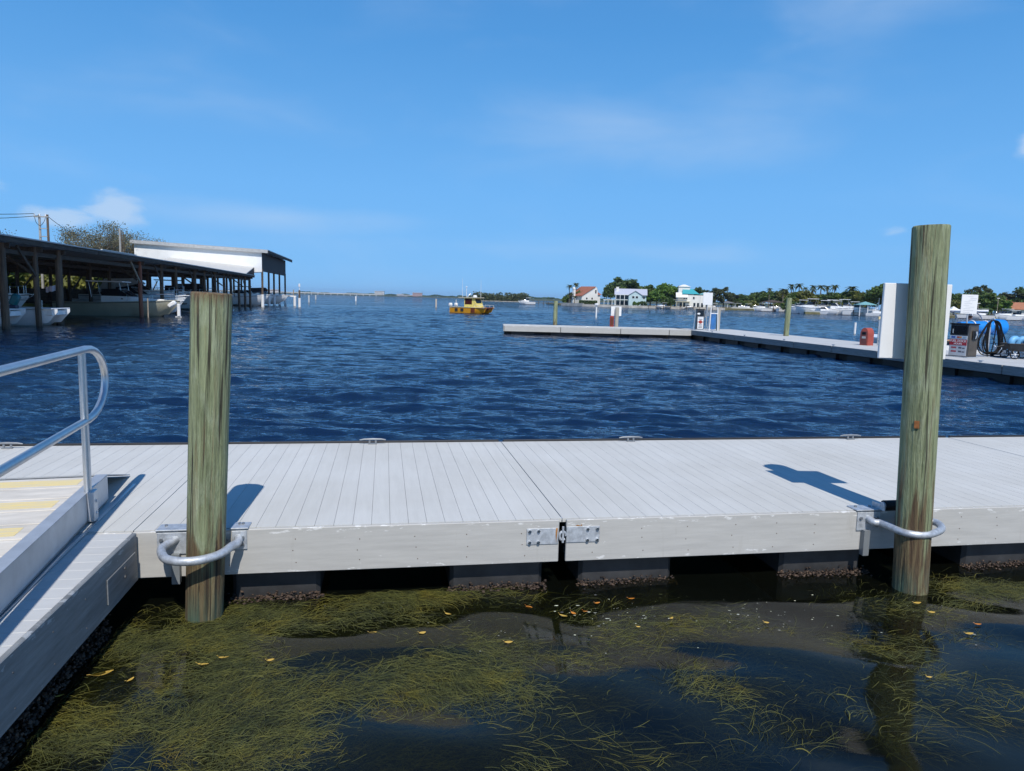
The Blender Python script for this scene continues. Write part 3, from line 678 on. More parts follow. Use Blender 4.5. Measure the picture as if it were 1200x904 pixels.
for i, ((px, py), ln, rz, lb) in enumerate(spots):
    o = leaf_mesh(ln*.86, ln*random.uniform(.34, .5), None).build('floating_leaf', LEAFOR if 'orange' in lb else LEAFYEL, None, True)
    o.location = at(px, py, .012); o.rotation_euler = (random.uniform(-.15,.15), random.uniform(-.1,.1), R(rz)); tag(o, lb, 'leaf', 'fallen leaves floating on the water')
s = MB()
for _ in range(150):
    px = random.triangular(520, 1130, 760) if random.random() < .8 else random.uniform(350, 1150); py = random.triangular(692, 770, 705)
    p = at(px, py, .006); r = min(.02, .0035*math.exp(random.gauss(0, .55))); n = 9; an = random.uniform(0, 3); el_ = random.uniform(1.0, 2.4)
    ring = [(p.x+math.cos(an+6.283*j/n)*r*el_*random.uniform(.7,1.3), p.y+math.sin(an+6.283*j/n)*r*random.uniform(.6,1.2), .006) for j in range(n)]
    q = -p.x*WY+p.y*WX
    if q < B0: s.add(ring+[(p.x, p.y, .0075)], [(j, (j+1) % n, n) for j in range(n)])
o = s.build('foam_flecks', mat('foam', (.52,.54,.56), .6, island=.75)); tag(o, 'white foam flecks and bubbles drifting on the dark water by the floats', 'foam', None, 'stuff')

# ------------------------------------------------------------------ fuel dock across the basin
def far_dock(a0, a1, b0, b1, label, along, origin, rz, joints, floats):
    root = thing('floating_dock', origin, label, 'floating dock', 'fuel dock sections across the basin', rz)
    d = MB(); d.box(a0, a1, b0, b1, DZ-.03, DZ, .01); d.build('deck_boards', DECK, root)
    s = MB(); x = [a0]+joints+[a1]
    for p, q in zip(x[:-1], x[1:]): s.box(p+.02, q-.02, b0-.04, b0-.002, DZ-.36, DZ-.004)
    s.box(a0, a1, b1+.002, b1+.04, DZ-.36, DZ-.004); s.box(a0-.04, a0-.002, b0-.04, b1+.04, DZ-.36, DZ-.004); s.box(a1+.002, a1+.04, b0-.04, b1+.04, DZ-.36, DZ-.004)
    s.build('fascia', FASCIA if along else FASCIAG, root)
    s = MB(); s.box(a0+.05, a1-.05, b0+.3, b1-.1, -.1, DZ-.034); s.build('frame', mat('dark_frame_wood', (.03,.028,.024), .9), root)  # dark frame deepened below the waterline so the float gaps look shaded
    x = a0+.5
    while x < a1-1.2:
        f = MB(); f.box(x, x+1.5, b0+.12, b1-.12, -.3, DZ-.335); f.build('float', BLACK, root); x += floats
    return root
P0 = Vector((-.62, 46.9, 0)); P1 = Vector((11.75, 47.3, 0)); rz1 = math.atan2(P1.y-P0.y, P1.x-P0.x); L1 = (P1-P0).length
fd1 = far_dock(0, L1-.02, 0, 3.0, 'far fuel dock arm with a pale front edge and one bare pile', True, P0, rz1, [L1*.30, L1*.62, L1*.88], 2.6)
a20 = P1.x*WX+P1.y*WY; b20 = -P1.x*WY+P1.y*WX
fd2 = thing('floating_dock', dk(0, 0), 'long grey fuel dock arm running towards the right edge with pumps and cart on it', 'floating dock', 'fuel dock sections across the basin', YAW)
d = MB(); d.box(a20, a20+4.2, 8, b20+3.0, DZ-.03, DZ, .01); d.build('deck_boards', DECKF, fd2)
s = MB(); y = 8
for y2 in list(np.arange(11.0, b20, 3.05))+[b20]:
    s.box(a20-.04, a20-.002, y+.02, y2-.02, DZ-.30, DZ-.004); y = y2
s.box(a20+4.202, a20+4.24, 8, b20+3, DZ-.36, DZ-.004); s.build('side_fascia', FASCIAG, fd2)
s = MB(); s.box(a20+.3, a20+4.1, 8.1, b20+2.9, -.1, DZ-.034); s.build('frame', mat('dark_frame_wood', (.03,.028,.024), .9), fd2)  # also carried down past the water to keep the float gaps dark
y = 8.5
while y < b20: s = MB(); s.box(a20+.15, a20+4.05, y, y+1.5, -.3, DZ-.335); s.build('float', BLACK, fd2); y += 2.3
def cleat(root, x, y, rot=0):
    c = MB(); M = Matrix.Translation((x, y, 0)) @ Matrix.Rotation(rot, 4, 'Z')
    c.box(-.05, .05, -.02, .02, DZ+.001, DZ+.05, M=M); c.tube([M @ Vector((t, 0, DZ+.055)) for t in (-.14, 0, .14)], [.008, .016, .008], 6); c.build('cleat', GALV, root)
for x in (1.5, 5.5, 9.5): cleat(fd1, x, .12)
for y in np.arange(13, b20, 4.1): cleat(fd2, a20+.12, y, R(90))
# piles of the fuel dock
pile((2.9, 50.2, 0), (2.9, 50.2, 2.25), .15, .14, 'bare green pile on the far dock arm near its end', 'bare piles along the fuel dock', 14, rings=8)
pile((15.93, 41.9, 0), (15.98, 41.9, 2.78), .15, .15, 'tall green pile standing at the long fuel dock arm', 'bare piles along the fuel dock', 14, rings=8)
# pile with white board and red cabinet
q = Vector((7.15, 50.0, DZ))
o = pile(q-Vector((0, 0, DZ)), q+Vector((.02, 0, 1.35)), .13, .13, 'pale grey pile between a white board and a red box', 'bare piles along the fuel dock', 14, rings=8, m=mat('grey_post', (.38,.36,.31), .85, var=.3, scale=2, stretch=(6,6,.6)))
t = thing('sign_board', q+Vector((-.02, .15, .75)), 'white board mounted behind the pale grey pile on the far dock', 'sign'); s = MB(); s.box(-.36, .36, 0, .03, 0, .66, .005); s.build('panel', WHITE, t)
s = MB(); s.box(-.04, .04, -.02, -.001, .05, .6); s.build('mounting_batten', GALV, t)
t = thing('extinguisher_cabinet', q+Vector((-.33, -.05, 0)), 'slim dark red cabinet standing left of the pale grey pile', 'cabinet')
s = MB(); s.box(-.13, .13, -.12, .12, 0, .74, .02); s.build('body', RED, t); s = MB(); s.box(-.10, .10, -.135, -.121, .08, .66, .004); s.build('door', MAROON, t)

def dispenser(loc, rz, label, wide, deep, tall, sc_=1.0):
    t = thing('fuel_dispenser', loc, label, 'fuel pump', None, rz)
    s = MB(); s.box(-wide/2, wide/2, 0, deep, 0, tall, .02); s.build('body', mat('dark_steel', (.085,.085,.088), .45, .4, .2), t)
    s = MB(); s.box(-wide/2+.03, wide/2-.03, -.02, -.001, .06, tall*.66, .004); s.build('front_panel', mat('brushed_panel', (.55,.55,.56), .5, .3), t)
    s = MB(); s.box(-wide/2+.05, wide/2-.05, -.022, -.001, tall*.70, tall*.96, .004); p = s.build('display', DARKGLASS, t)
    s = MB(); s.box(-wide/2+.11, -wide/2+.15, -.026, -.0221, tall*.73, tall*.86); s.build('readout', mat('pale_readout', (.5,.52,.5), .4), p)
    s = MB(); s.box(-wide/2-.02, wide/2+.02, -.03, deep+.02, tall, tall+.05, .012); s.build('top_cap', BLACK, t)
    s = MB(); s.box(-wide/2-.05, wide/2+.05, -.05, deep+.05, -.0, .03, .006); s.build('base_plate', GALV, t)
    # nozzle holster on the side
    s = MB(); s.box(wide/2+.002, wide/2+.012, .05, deep-.05, .08, tall*.94, .003); s.build('side_panel', mat('brownish_side_panel', (.10,.085,.07), .5, .2), t)
    s = MB(); s.box(wide/2+.013, wide/2+.06, deep*.3, deep*.75, tall*.55, tall*.82, .01); s.build('nozzle_holster', BLACK, t)
    s = MB(); s.tube([(wide/2+.09, deep*.52, tall*.80), (wide/2+.11, deep*.52, tall*.70), (wide/2+.10, deep*.45, tall*.58)], [.03,.026,.014], 8)
    s.tube([(wide/2+.12, deep*.52, tall*.74), (wide/2+.15, deep*.42, tall*.70), (wide/2+.12, deep*.40, tall*.64)], .009, 6); s.build('nozzle', GALV, t)
    return t
t = dispenser((16.62, 26.75, DZ), R(-66), 'dark fuel pump with a red FUEL DOCK HOURS panel beside the hoses', .72, .56, 1.22)
s = MB(); s.box(-.33, .33, -.026, -.0205, .695, .80); cl = s.build('card_logo_strip', mat('strip_pale_blue', (.45,.53,.62), .5, var=.03), t)
for x0, x1, c, nm in ((-.27,-.12,(.03,.09,.36),'blue_card'), (-.06,.06,(.42,.06,.03),'red_card'), (.03,.12,(.55,.22,.04),'orange_card'), (.18,.28,(.3,.36,.42),'grey_card')):
    s = MB(); s.box(x0, x1, -.030 if nm != 'orange_card' else -.0315, -.0265, .715, .78); s.build('card_logo', mat(nm, c, .5, var=.02), cl)
s = MB(); s.box(-.33, .33, -.026, -.0205, .45, .665); s.build('red_panel', mat('sign_red', (.36,.02,.03), .5, var=.04), t)
TXW = mat('lettering_white', (.8,.8,.8), .6, var=0); TXD = mat('lettering_dark', (.10,.09,.11), .6, var=0); TXR = mat('lettering_red', (.35,.06,.07), .6, var=0)
text('FUEL DOCK', .115, t, (0, -.0275, .605), (R(90), 0, 0), TXW); text('HOURS', .095, t, (0, -.0275, .505), (R(90), 0, 0), TXW)
# the opening times are too small to read in the photograph: short blurred words stand as plain dashes
for z in (.36, .22):
    s = MB(); s.box(-.25, -.05, -.0232, -.0205, z-.03, z+.03); s.build('small_print', TXR, t)
    s = MB(); s.box(.03, .15, -.0232, -.0205, z-.03, z+.03); s.build('small_print', TXD, t)
    s = MB(); s.box(.17, .27, -.0232, -.0205, z-.03, z+.01); s.build('small_print', TXD, t)
# notice above it
t = thing('notice_board', (17.2, 27.25, DZ), 'white notice board with faint printed lines on a post above the fuel pump', 'sign', None, R(1))
s = MB(); s.cyl(0, .05, 0, 1.72, .03, 10); s.build('post', GALV, t)
s = MB(); s.box(-.31, .31, 0, .02, 1.62, 2.34, .004); p = s.build('panel', WHITE, t)
PRN = mat('faint_print', (.42,.43,.45), .7, var=0)
for i, (l, r_) in enumerate(((-.10,.12), (.02,.26), (-.05,.24), (-.22,.03), (-.2,.10), (-.22,.0), (-.15,.20), (-.22,.05), (-.22,.17), (-.22,.04))):
    s = MB(); s.box(l, r_, -.004, -.0005, 2.26-.065*i, 2.268-.065*i); s.build('printed_line', PRN, p)
# second pump at the corner
t = dispenser((12.45, 47.9, DZ), R(-4), 'smaller fuel pump with a pale placard at the dock corner', .46, .6, 1.35)
s = MB(); s.box(-.17, .17, -.026, -.0205, .10, .84); s.build('placard', WHITE, t)
s = MB(); s.tube([(0, -.034, .54), (0, -.0265, .54)], .12, 14); s.box(-.2, .2, -.033, -.0268, .52, .56); s.build('red_emblem', RED, t)
for z in (.15, .24, .33, .70): s = MB(); s.box(-.12, .12, -.030, -.0262, z, z+.045); s.build('small_print', TXD, t)
t = thing('sign_board', (13.05, 48.6, DZ), 'blank white board on a post above the corner fuel pump', 'sign'); s = MB(); s.box(-.32, .32, 0, .03, 1.68, 2.5, .005); s.build('panel', WHITE, t)
s = MB(); s.cyl(0, .07, 0, 2.2, .035, 8); s.build('post', GALV, t)
t = thing('hose_frame', (13.25, 47.6, DZ), 'white pipe frame with a blue hose at the dock corner', 'hose rack')
s = MB(); s.tube([(-.26, 0, 0), (-.22, 0, 1.5), (.22, 0, 1.5), (.3, 0, 0)], .035, 8); s.tube([(-.24, 0, 1.12), (.25, 0, 1.12)], .03, 8); s.tube([(-.22, 0, 1.5), (-.26, .5, 0)], .025, 6); s.build('frame', WHITE, t)
for k in range(4):
    s = MB(); x = -.16+.06*k; s.tube(smooth_path([(x, -.06, 1.1), (x-.03, -.08, .5), (x+.01, -.09, .08), (x+.06, -.08, .5), (x+.05, -.06, 1.1)], 5), .02, 6); s.build('hose_loop', mat('blue_hose', (.05,.20,.50), .5), t)
pile((13.6, 47.75, 0), (13.6, 47.75, 2.0), .12, .12, 'grey pile inside the white pipe frame at the dock corner', 'bare piles along the fuel dock', 14, rings=8, m=MC['grey_post'])
t = thing('guy_rope', (11.9, 47.5, DZ), 'thin pale pipe leaning beside the corner fuel pump', 'pipe'); s = MB(); s.tube([(0, 0, 0), (.09, 0, 1.1)], .022, 6); s.build('pipe', GALV, t)
s = MB(); s.blob((.30, 0, 1.08), .09, 1, .05, (1.4, 1, .7)); s.build('lamp_cover', WHITE, t)
t.name = 'standpipe'
# red locker and its little lamp post
t = thing('dock_locker', (16.62, 33.7, DZ), 'red rounded plastic locker standing on the fuel dock', 'locker', None, R(28))
s = MB(); pr = [(-.30, 0), (-.30, .02)] + [(-.29+.02*math.sin(R(k)), .0) for k in ()]
prof = [(-.33, 0), (.33, 0), (.33, .52)] + [(.33*math.cos(R(a))*1.0, .52+.30*math.sin(R(a))) for a in range(15, 180, 15)] + [(-.33, .52)]
s.prof_x([(x*.62, z) for x, z in prof], -.21, .21); s.build('body', mat('faded_red_plastic', (.38,.075,.05), .5, var=.15), t, True)
s = MB(); s.box(-.225, -.211, -.15, .15, .06, .66, .006); s.build('door', mat('dull_red_panel', (.17,.05,.045), .5), t)
s = MB(); s.box(-.232, -.2255, -.10, .10, .50, .62, .004); s.build('window', DARKGLASS, t)
s = MB(); s.box(-.232, -.2255, -.10, .10, .32, .42, .003); s.build('placard', mat('grey_placard', (.42,.41,.40), .6), t)
t = thing('pedestal_lamp', (17.25, 33.9, DZ), 'thin pedestal with a yellow and white cap beside the red locker', 'pedestal')
s = MB(); s.tube([(0, 0, 0), (0, 0, 1.22)], .035, 8); s.build('post', GALV, t); s = MB(); s.box(-.07, .07, -.06, .06, 1.22, 1.36, .015); s.build('cap', mat('cream_cap', (.7,.55,.3), .5), t)
s = MB(); s.tube(smooth_path([(0, -.05, .25), (.10, -.1, .10), (.22, -.12, .03), (.3, -.1, .02)], 5), .018, 6); s.build('cable', RUBBER, t)

# hose hangers with thick coils
def hose_coil(loc, rz, label, w, h, loops):
    t = thing('fuel_hose', loc, label, 'hose', None, rz)
    s = MB(); s.cyl(0, .12, 0, h+.38, .035, 10); s.tube([(0, .12, h+.36), (0, -.10, h+.40)], .03, 8); s.build('hanger', GALV, t)
    for k in range(loops):
        ww = w*(.42+.58*(k+1)/loops)/2; hh = h*random.uniform(.86, 1.0); y = -.02-.03*k*.3; sk = random.uniform(-.15, .15); ww *= random.uniform(.75, 1.05)
        pts = [(0, y, h+.33), (ww*.55, y, h+.18), (ww+sk, y, h*.55), (ww*.7+sk, y, h-hh+.14), (sk, y, h-hh+.05), (-ww*.7+sk, y, h-hh+.14), (-ww+sk, y, h*.55), (-ww*.55, y, h+.18)]
        s = MB(); s.tube(smooth_path(pts, 5, True), .021, 8, closed=True); s.build('hose_loop', RUBBER, t, True)
    s = MB(); s.tube(smooth_path([(0, -.05, .04), (.25, -.15, .03), (.55, -.1, .03), (.7, .1, .03)], 5), .024, 8); s.build('hose_tail', RUBBER, t, True)
    return t
hose_coil((18.35, 27.55, DZ), 0, 'large coil of black hose hanging between the pump and the cart', .98, 1.06, 9)
hose_coil((16.05, 27.3, DZ), 0, 'coil of black hose half hidden by the white board left of the pump', .62, .95, 5)

# garden cart with a light blue bundle
t = thing('garden_cart', (18.95, 26.7, DZ), 'black tub garden cart with spoked wheels on the fuel dock', 'cart', None, R(-8))
s = MB(); s.add([(-.50,-.28,.30),(.36,-.28,.26),(.36,.28,.26),(-.50,.28,.30),(-.58,-.34,.56),(.44,-.34,.56),(.44,.34,.56),(-.58,.34,.56)], [(0,1,2,3),(0,1,5,4),(1,2,6,5),(2,3,7,6),(3,0,4,7)])
s.tube([(-.58,-.34,.56),(.44,-.34,.56),(.44,.34,.56),(-.58,.34,.56)], .022, 6, closed=True); s.build('tub', mat('charcoal_plastic', (.028,.03,.034), .5, spec=.3), t)
s = MB()
for x in (-.38, .24): s.tube([(x, -.34, .17), (x, .34, .17)], .014, 6); s.beam((x, -.2, .17), (x, -.2, .29), .03); s.beam((x, .2, .17), (x, .2, .29), .03)
s.build('chassis', BLACK, t)
for x in (-.38, .24):
    for y in (-.36, .36):
        s = MB(); s.tube([(x+.155*math.cos(a), y, .17+.155*math.sin(a)) for a in np.linspace(0, 2*math.pi, 21)[:-1]], .022, 8, closed=True); wl = s.build('wheel', RUBBER, t, True)
        s = MB(); s.tube([(x, y-.03, .17), (x, y+.03, .17)], .03, 8)
        for k in range(6): a = k*math.pi/3; s.tube([(x, y, .17), (x+.145*math.cos(a), y, .17+.145*math.sin(a))], .009, 5)
        s.build('spokes', WHITE, wl)
s = MB(); s.tube([(-.58, 0, .5), (-.85, 0, .42), (-1.02, 0, .75)], .014, 6); s.tube([(-1.02, -.1, .75), (-1.02, .1, .75)], .014, 6); s.build('handle', BLACK, t)
t = thing('fender_pair', (18.85, 26.7, DZ+.30), 'light blue folded bundle bulging out of the cart', 'bundle', None, R(-8))
s = MB(); s.tube(smooth_path([(-.30, -.05, .02), (-.30, -.05, .30), (-.22, -.02, .42), (-.08, .02, .40), (-.06, .04, .10)], 6), [.12]*25, 12); s.build('near_fold', mat('light_blue_vinyl', (.16,.42,.70), .5, var=.15), t, True)
s = MB(); s.tube(smooth_path([(-.02, .05, .34), (.12, .05, .44), (.26, .05, .36), (.32, .05, .12)], 6), [.11]*19, 12); s.build('rear_fold', MC['light_blue_vinyl'], t, True)
t.name = 'vinyl_bundle'

# ------------------------------------------------------------------ boats
def hull_mb(Ln, B, hs, hb, rake=.16, draft=.35, n=14, flare=.75, full=.55):
    """hull from stern (x=0) to bow (x=Ln); hs, hb: freeboard at stern and bow"""
    mb = MB(); secs = []
    for i in range(n+1):
        t = i/n; x = t*Ln
        w = B/2*(1 if t < full else (1-((t-full)/(1-full))**2.1)); w = max(w, .02)
        sh = hs+(hb-hs)*t**1.8
        chw = w*(flare if t < full else flare*(1-.45*((t-full)/(1-full))))
        ch = .05+.35*max(0, t-.5)**1.5*hb; keel = -draft*(1-max(0, (t-.72)/.28)**2)+max(0, (t-.80)/.20)**2*.15
        xs = x; xk = x-(rake*Ln*max(0, (t-.62)/.38)**1.6); xc = x-(rake*.6*Ln*max(0, (t-.62)/.38)**1.6)
        secs.append([(xk, 0, keel), (xc, -chw, ch), (x, -w*.98, sh*.82), (xs, -w, sh), (xs, w, sh), (x, w*.98, sh*.82), (xc, chw, ch)])
    k = 7; vs = [p for q in secs for p in q]; fs = []; mi = []
    for i in range(n):
        for j in range(k):
            fs.append((i*k+j, i*k+(j+1) % k, (i+1)*k+(j+1) % k, (i+1)*k+j))
    fs.append(tuple(range(k))); fs.append(tuple(n*k+j for j in range(k-1, -1, -1)))
    mb.add(vs, fs); return mb
def railing(mb, pts, h, r=.018, n=6):
    top = [Vector(p)+Vector((0, 0, h)) for p in pts]; mb.tube(smooth_path(top, 4), r, n)
    for p, q in zip(pts[::1], top[::1]): mb.tube([p, q], r*.9, n)
def cruiser(loc, rz, label, Ln=9.5, B=3.0, hullm=GEL, group=None, canvas=None, hardtop=True, outboards=0, hs=1.15, hb=1.55, fly=False, name='cabin_cruiser'):
    t = thing(name, loc, label, 'boat', group, rz)
    hull_mb(Ln, B, hs, hb).build('hull', hullm, t, True)
    s = MB(); s.add([], [])
    # rub strake
    k = []
    for i in range(15):
        q = i/14; w = B/2*(1 if q < .55 else (1-((q-.55)/.45)**2.1)); k.append((q*Ln, -max(w, .02)-.015, (hs+(hb-hs)*q**1.8)*.93))
    s.tube(k, .028, 6); s.tube([(x, -y, z) for x, y, z in k], .028, 6); s.build('rub_strake', mat('dark_strake', (.05,.05,.055), .5), t)
    # deck house
    s = MB(); x0, x1, x2 = Ln*.38, Ln*.62, Ln*.88; w0, w1 = B*.40, B*.20
    zd = hs*.98; zb = hs+(hb-hs)*.6
    s.add([(x0,-w0,zd),(x1,-w0,zd),(x2,-w1,zb),(x2,w1,zb),(x1,w0,zd),(x0,w0,zd),(x0,-w0*.9,zd+.62),(x1,-w0*.86,zd+.60),(x2,-w1*.7,zb+.12),(x2,w1*.7,zb+.12),(x1,w0*.86,zd+.60),(x0,w0*.9,zd+.62)],
          [(0,1,7,6),(1,2,8,7),(2,3,9,8),(3,4,10,9),(4,5,11,10),(5,0,6,11),(6,7,10,11),(7,8,9,10)])
    s.build('cabin', GEL, t)
    s = MB(); s.add([(x1-.1,-w0*.86,zd+.60),(x1-.1,w0*.86,zd+.60),(x1-.95,-w0*.8,zd+1.22),(x1-.95,w0*.8,zd+1.22),(x0,-w0*.88,zd+.62),(x0,w0*.88,zd+.62),(x0,-w0*.8,zd+1.2),(x0,w0*.8,zd+1.2)], [(0,1,3,2),(0,2,6,4),(1,3,7,5)])
    ws = s.build('windscreen', DARKGLASS, t)
    s = MB()
    for y in (-1, 0, 1): s.tube([(x1-.08, y*w0*.86, zd+.61), (x1-.95, y*w0*.8, zd+1.23)], .022, 6)
    s.tube([(x1-.95, -w0*.8, zd+1.23), (x1-.95, w0*.8, zd+1.23)], .022, 6); s.build('screen_frame', CHROME, ws)
    if hardtop:
        s = MB(); s.box(x0-1.2, x1-.6, -w0*.9, w0*.9, zd+1.78, zd+1.88, .03); ht = s.build('hardtop', GEL if canvas is None else canvas, t)
        s = MB()
        for x in (x0-1.0, x1-.9):
            for y in (-.8, .8): s.tube([(x+.2, y*w0, zd+.5), (x, y*w0, zd+1.79)], .025, 6)
        s.build('top_supports', ALU, t)
    elif canvas is not None:
        s = MB(); s.add([(x0-2.0,-w0,zd+.3),(x1-.5,-w0*.85,zd+1.2),(x1-.5,w0*.85,zd+1.2),(x0-2.0,w0,zd+.3),(x0-1.4,-w0*.85,zd+1.6),(x1-1,-w0*.7,zd+1.72),(x1-1,w0*.7,zd+1.72),(x0-1.4,w0*.85,zd+1.6)], [(0,1,5,4),(1,2,6,5),(2,3,7,6),(3,0,4,7),(4,5,6,7)]); s.build('canvas_cover', canvas, t)
    s = MB(); pts = []
    for q in (.60, .70, .80, .90, .975):
        w = B/2*(1 if q < .55 else (1-((q-.55)/.45)**2.1))*.93; pts.append((q*Ln, -max(w, .06), hs+(hb-hs)*q**1.8))
    railing(s, pts+[(x, -y, z) for x, y, z in pts[::-1]], .52); s.build('bow_rail', CHROME, t)
    s = MB(); s.box(Ln*.97, Ln*1.04, -.14, .14, hb-.10, hb-.03, .02); s.build('anchor_platform', GEL, t)
    s = MB(); s.tube([(Ln*1.03, 0, hb-.14), (Ln*.99, 0, hb-.35)], .03, 6); s.tube([(Ln*.99, -.18, hb-.3), (Ln*.98, 0, hb-.38), (Ln*.99, .18, hb-.3)], .03, 6); s.build('anchor', GALV, t)
    s = MB()
    for q in (.45, .55): s.tube([(Ln*q, -w0*.89-.02, zd+.32), (Ln*q, -w0*.89-.035, zd+.32)], .12, 10)
    s.build('portlight', DARKGLASS, t)
    for k in range(outboards): outboard(t, (-.25, (k-(outboards-1)/2)*.75, .35))
    return t
def outboard(parent, loc, m=GEL, tilt=0.0):
    M = Matrix.Translation(loc) @ Matrix.Rotation(tilt, 4, 'Y')
    s = MB(); s.box(-.32, .22, -.2, .2, .55, 1.05, .09, M=M); o = s.build('outboard_motor', m, parent, True)
    s = MB(); s.box(-.10, .12, -.09, .09, -.25, .56, .03, M=M); s.box(-.22, .20, -.03, .03, -.50, -.24, .01, M=M); s.box(-.25, .2, -.13, .13, -.20, -.17, .01, M=M); s.build('lower_unit', m, o)
    s = MB(); s.tube([M @ Vector((-.22, 0, -.38)), M @ Vector((-.34, 0, -.38))], .06, 8)
    for a in (0, 2.1, 4.2): s.beam(M @ Vector((-.29, 0, -.38)), M @ Vector((-.31, .2*math.cos(a), -.38+.2*math.sin(a))), .09, .02)
    s.build('propeller', GALV, o); return o
def at_deck(x, b, z=0.0):                    # point on a bearing at dock-frame distance b
    d = ray(x, 350); t = b/(-d.x*WY+d.y*WX); return Vector((d.x*t, d.y*t, z))

# yellow catamaran rescue boat out on the water
yb = thing('rescue_boat', (-6.4, 110, .0), 'yellow catamaran boat with small wheelhouse and tall whip aerials out on the water', 'boat', None, R(-33))
for sgn in (-1, 1):
    s = hull_mb(6.6, .95, .82, 1.0, .10, .25, 12, .85, .7); s.v = [(x-3.3, y+sgn*.92, z+.0) for x, y, z in s.v]; s.build('hull', YEL, yb, True)
    for x in (-.9, -2.0):
        if sgn < 0: s = MB(); s.box(x-.28, x+.28, -.92-.492, -.92-.478, .30, .72); s.build('hull_lettering_patch', mat('black_patch', (.03,.03,.03), .5), yb)
    if sgn < 0:
        s = MB(); s.box(.75, 1.5, -.92-.494, -.92-.476, .12, .80); s.build('hull_stripe', MAROON, yb)
s = MB(); s.box(-3.2, 2.6, -1.0, 1.0, .50, .84, .04); s.box(2.4, 3.25, -1.1, 1.1, .78, .98, .04); s.build('bridge_deck', MAROON, yb)
s = MB(); s.box(-3.3, 3.2, -1.46, 1.46, .86, .93, .02); s.build('deck', mat('cream_deck', (.55,.50,.36), .6), yb)
s = MB(); s.prof_y([(-.9, .93), (1.55, .93), (.95, 2.3), (-.9, 2.3)], -.85, .85); s.build('wheelhouse', mat('pale_yellow_paint', (.75,.60,.16), .4), yb)
s = MB(); s.add([(1.30, -.72, 1.55), (1.30, .72, 1.55), (1.02, .66, 2.2), (1.02, -.66, 2.2)], [(0,1,2,3)]); s.build('front_window', DARKGLASS, yb)
s = MB(); s.box(-.75, .55, -.868, -.853, 1.35, 2.2); s.build('side_window', mat('maroon_glass', (.06,.015,.012), .15), yb)
s = MB(); s.box(-1.9, 1.5, -1.1, 1.1, 2.32, 2.42, .03); s.build('roof', mat('buff_roof', (.6,.55,.42), .5), yb)
s = MB(); s.lathe([(.32, 0), (.34, .1), (.28, .28), (.08, .34)], 14, (.5, 0, 2.44)); s.build('radar_dome', WHITE, yb, True)
for x, y, h in ((-1.3, -.8, 2.9), (1.0, .8, 2.7)):
    s = MB(); s.tube([(x, y, 2.42), (x, y, 2.42+h)], [.025, .012], 6); s.build('whip_aerial', WHITE, yb)
s = MB(); s.tube([(-.9, -.3, 2.42), (-.9, -.3, 3.9)], .03, 6); s.blob((-.9, -.3, 3.98), .14, 1, 0, (1.3, 1, .6)); s.build('light_mast', WHITE, yb)
s = MB(); s.tube([(-.7, -.3, 2.42), (-.55, .2, 3.0), (-.4, .5, 2.42)], .03, 6); s.build('roof_frame', ALU, yb)
outboard(yb, (-3.6, -.7, .45)); outboard(yb, (-3.6, .7, .45))
s = MB(); railing(s, [(1.4, -1.4, .93), (2.3, -1.4, .93), (3.1, -1.3, .93)], .35, .022); railing(s, [(1.4, 1.4, .93), (2.3, 1.4, .93), (3.1, 1.3, .93)], .35, .022); s.build('bow_rail', WHITE, yb)

# white boat lying along the back of the fuel dock, with a man at its rail
wb = thing('pontoon_boat', dk(26.0, 28.6, 0), 'white boat with a flat white awning moored behind the fuel pump', 'boat', None, YAW+R(90))
hull_mb(6.6, 2.5, .72, .95).build('hull', GEL, wb, True)
s = MB(); s.box(.05, 5.2, -1.12, 1.12, .40, .46); s.build('deck', mat('pale_boat_deck', (.5,.5,.48), .6), wb)
s = MB(); s.box(-.1, 3.4, -1.15, 1.15, 2.28, 2.37, .03); s.build('awning', WHITE, wb)
for x in (.15, 1.6, 3.2):
    s = MB(); s.tube(smooth_path([(x, -1.15, .7), (x, -1.12, 1.7), (x, -.8, 2.2), (x, 0, 2.27), (x, .8, 2.2), (x, 1.12, 1.7), (x, 1.15, .7)], 5), .025, 8); s.build('awning_bow', ALU, wb, True)
s = MB(); s.box(1.9, 2.5, -.4, .4, .46, 1.35, .05); s.build('console', GEL, wb)
s = MB(); s.box(.5, 1.1, -.45, .45, .46, .82, .04); st_ = s.build('seat_box', mat('grey_seat_box', (.12,.12,.125), .6), wb)
s = MB(); s.box(.48, 1.12, -.47, .47, .825, .95, .04); s.build('seat_cushion', mat('tan_cushion', (.40,.24,.14), .7), st_)
s = MB(); railing(s, [(.1, -1.15, .74), (1.5, -1.15, .76), (3, -1.12, .78)], .55, .02); s.build('side_rail', ALU, wb)
outboard(wb, (-.35, .2, .3))
t = thing('inflatable_roll', dk(26.55, 28.15, 1.55), 'big bright blue rolled float lashed across the white boat', 'float', None, YAW-R(4))
s = MB(); s.tube([(-1.15, 0, 0), (.35, 0, .05)], [.27, .29], 20); s.build('roll', BLUE, t, True)
s = MB(); s.tube([(.36, 0, .05), (.62, 0, .06)], [.30, .37], 22); s.tube([(.62, 0, .06), (1.0, 0, .07)], [.37, .34], 22); s.build('end_ring', BLUE, t, True)
s = MB()
for x in (-.55, .1): s.tube([(x, .31*math.cos(a), .02+.31*math.sin(a)) for a in np.linspace(0, 2*math.pi, 17)[:-1]], .03, 6, closed=True)
s.build('lashing', WHITE, t)
s = MB(); s.tube([(-.9, .05, -.27), (-.9, .05, -1.1)], .03, 6); s.tube([(.2, .05, -.25), (.2, .05, -1.1)], .03, 6); s.build('cradle', ALU, t)
t = thing('skiff', dk(27.3, 23.4, 0), 'white low boat with a bent pipe rail at the right edge behind the cart', 'boat', None, YAW+R(90))
hull_mb(4.8, 1.9, .62, .78).build('hull', GEL, t, True)
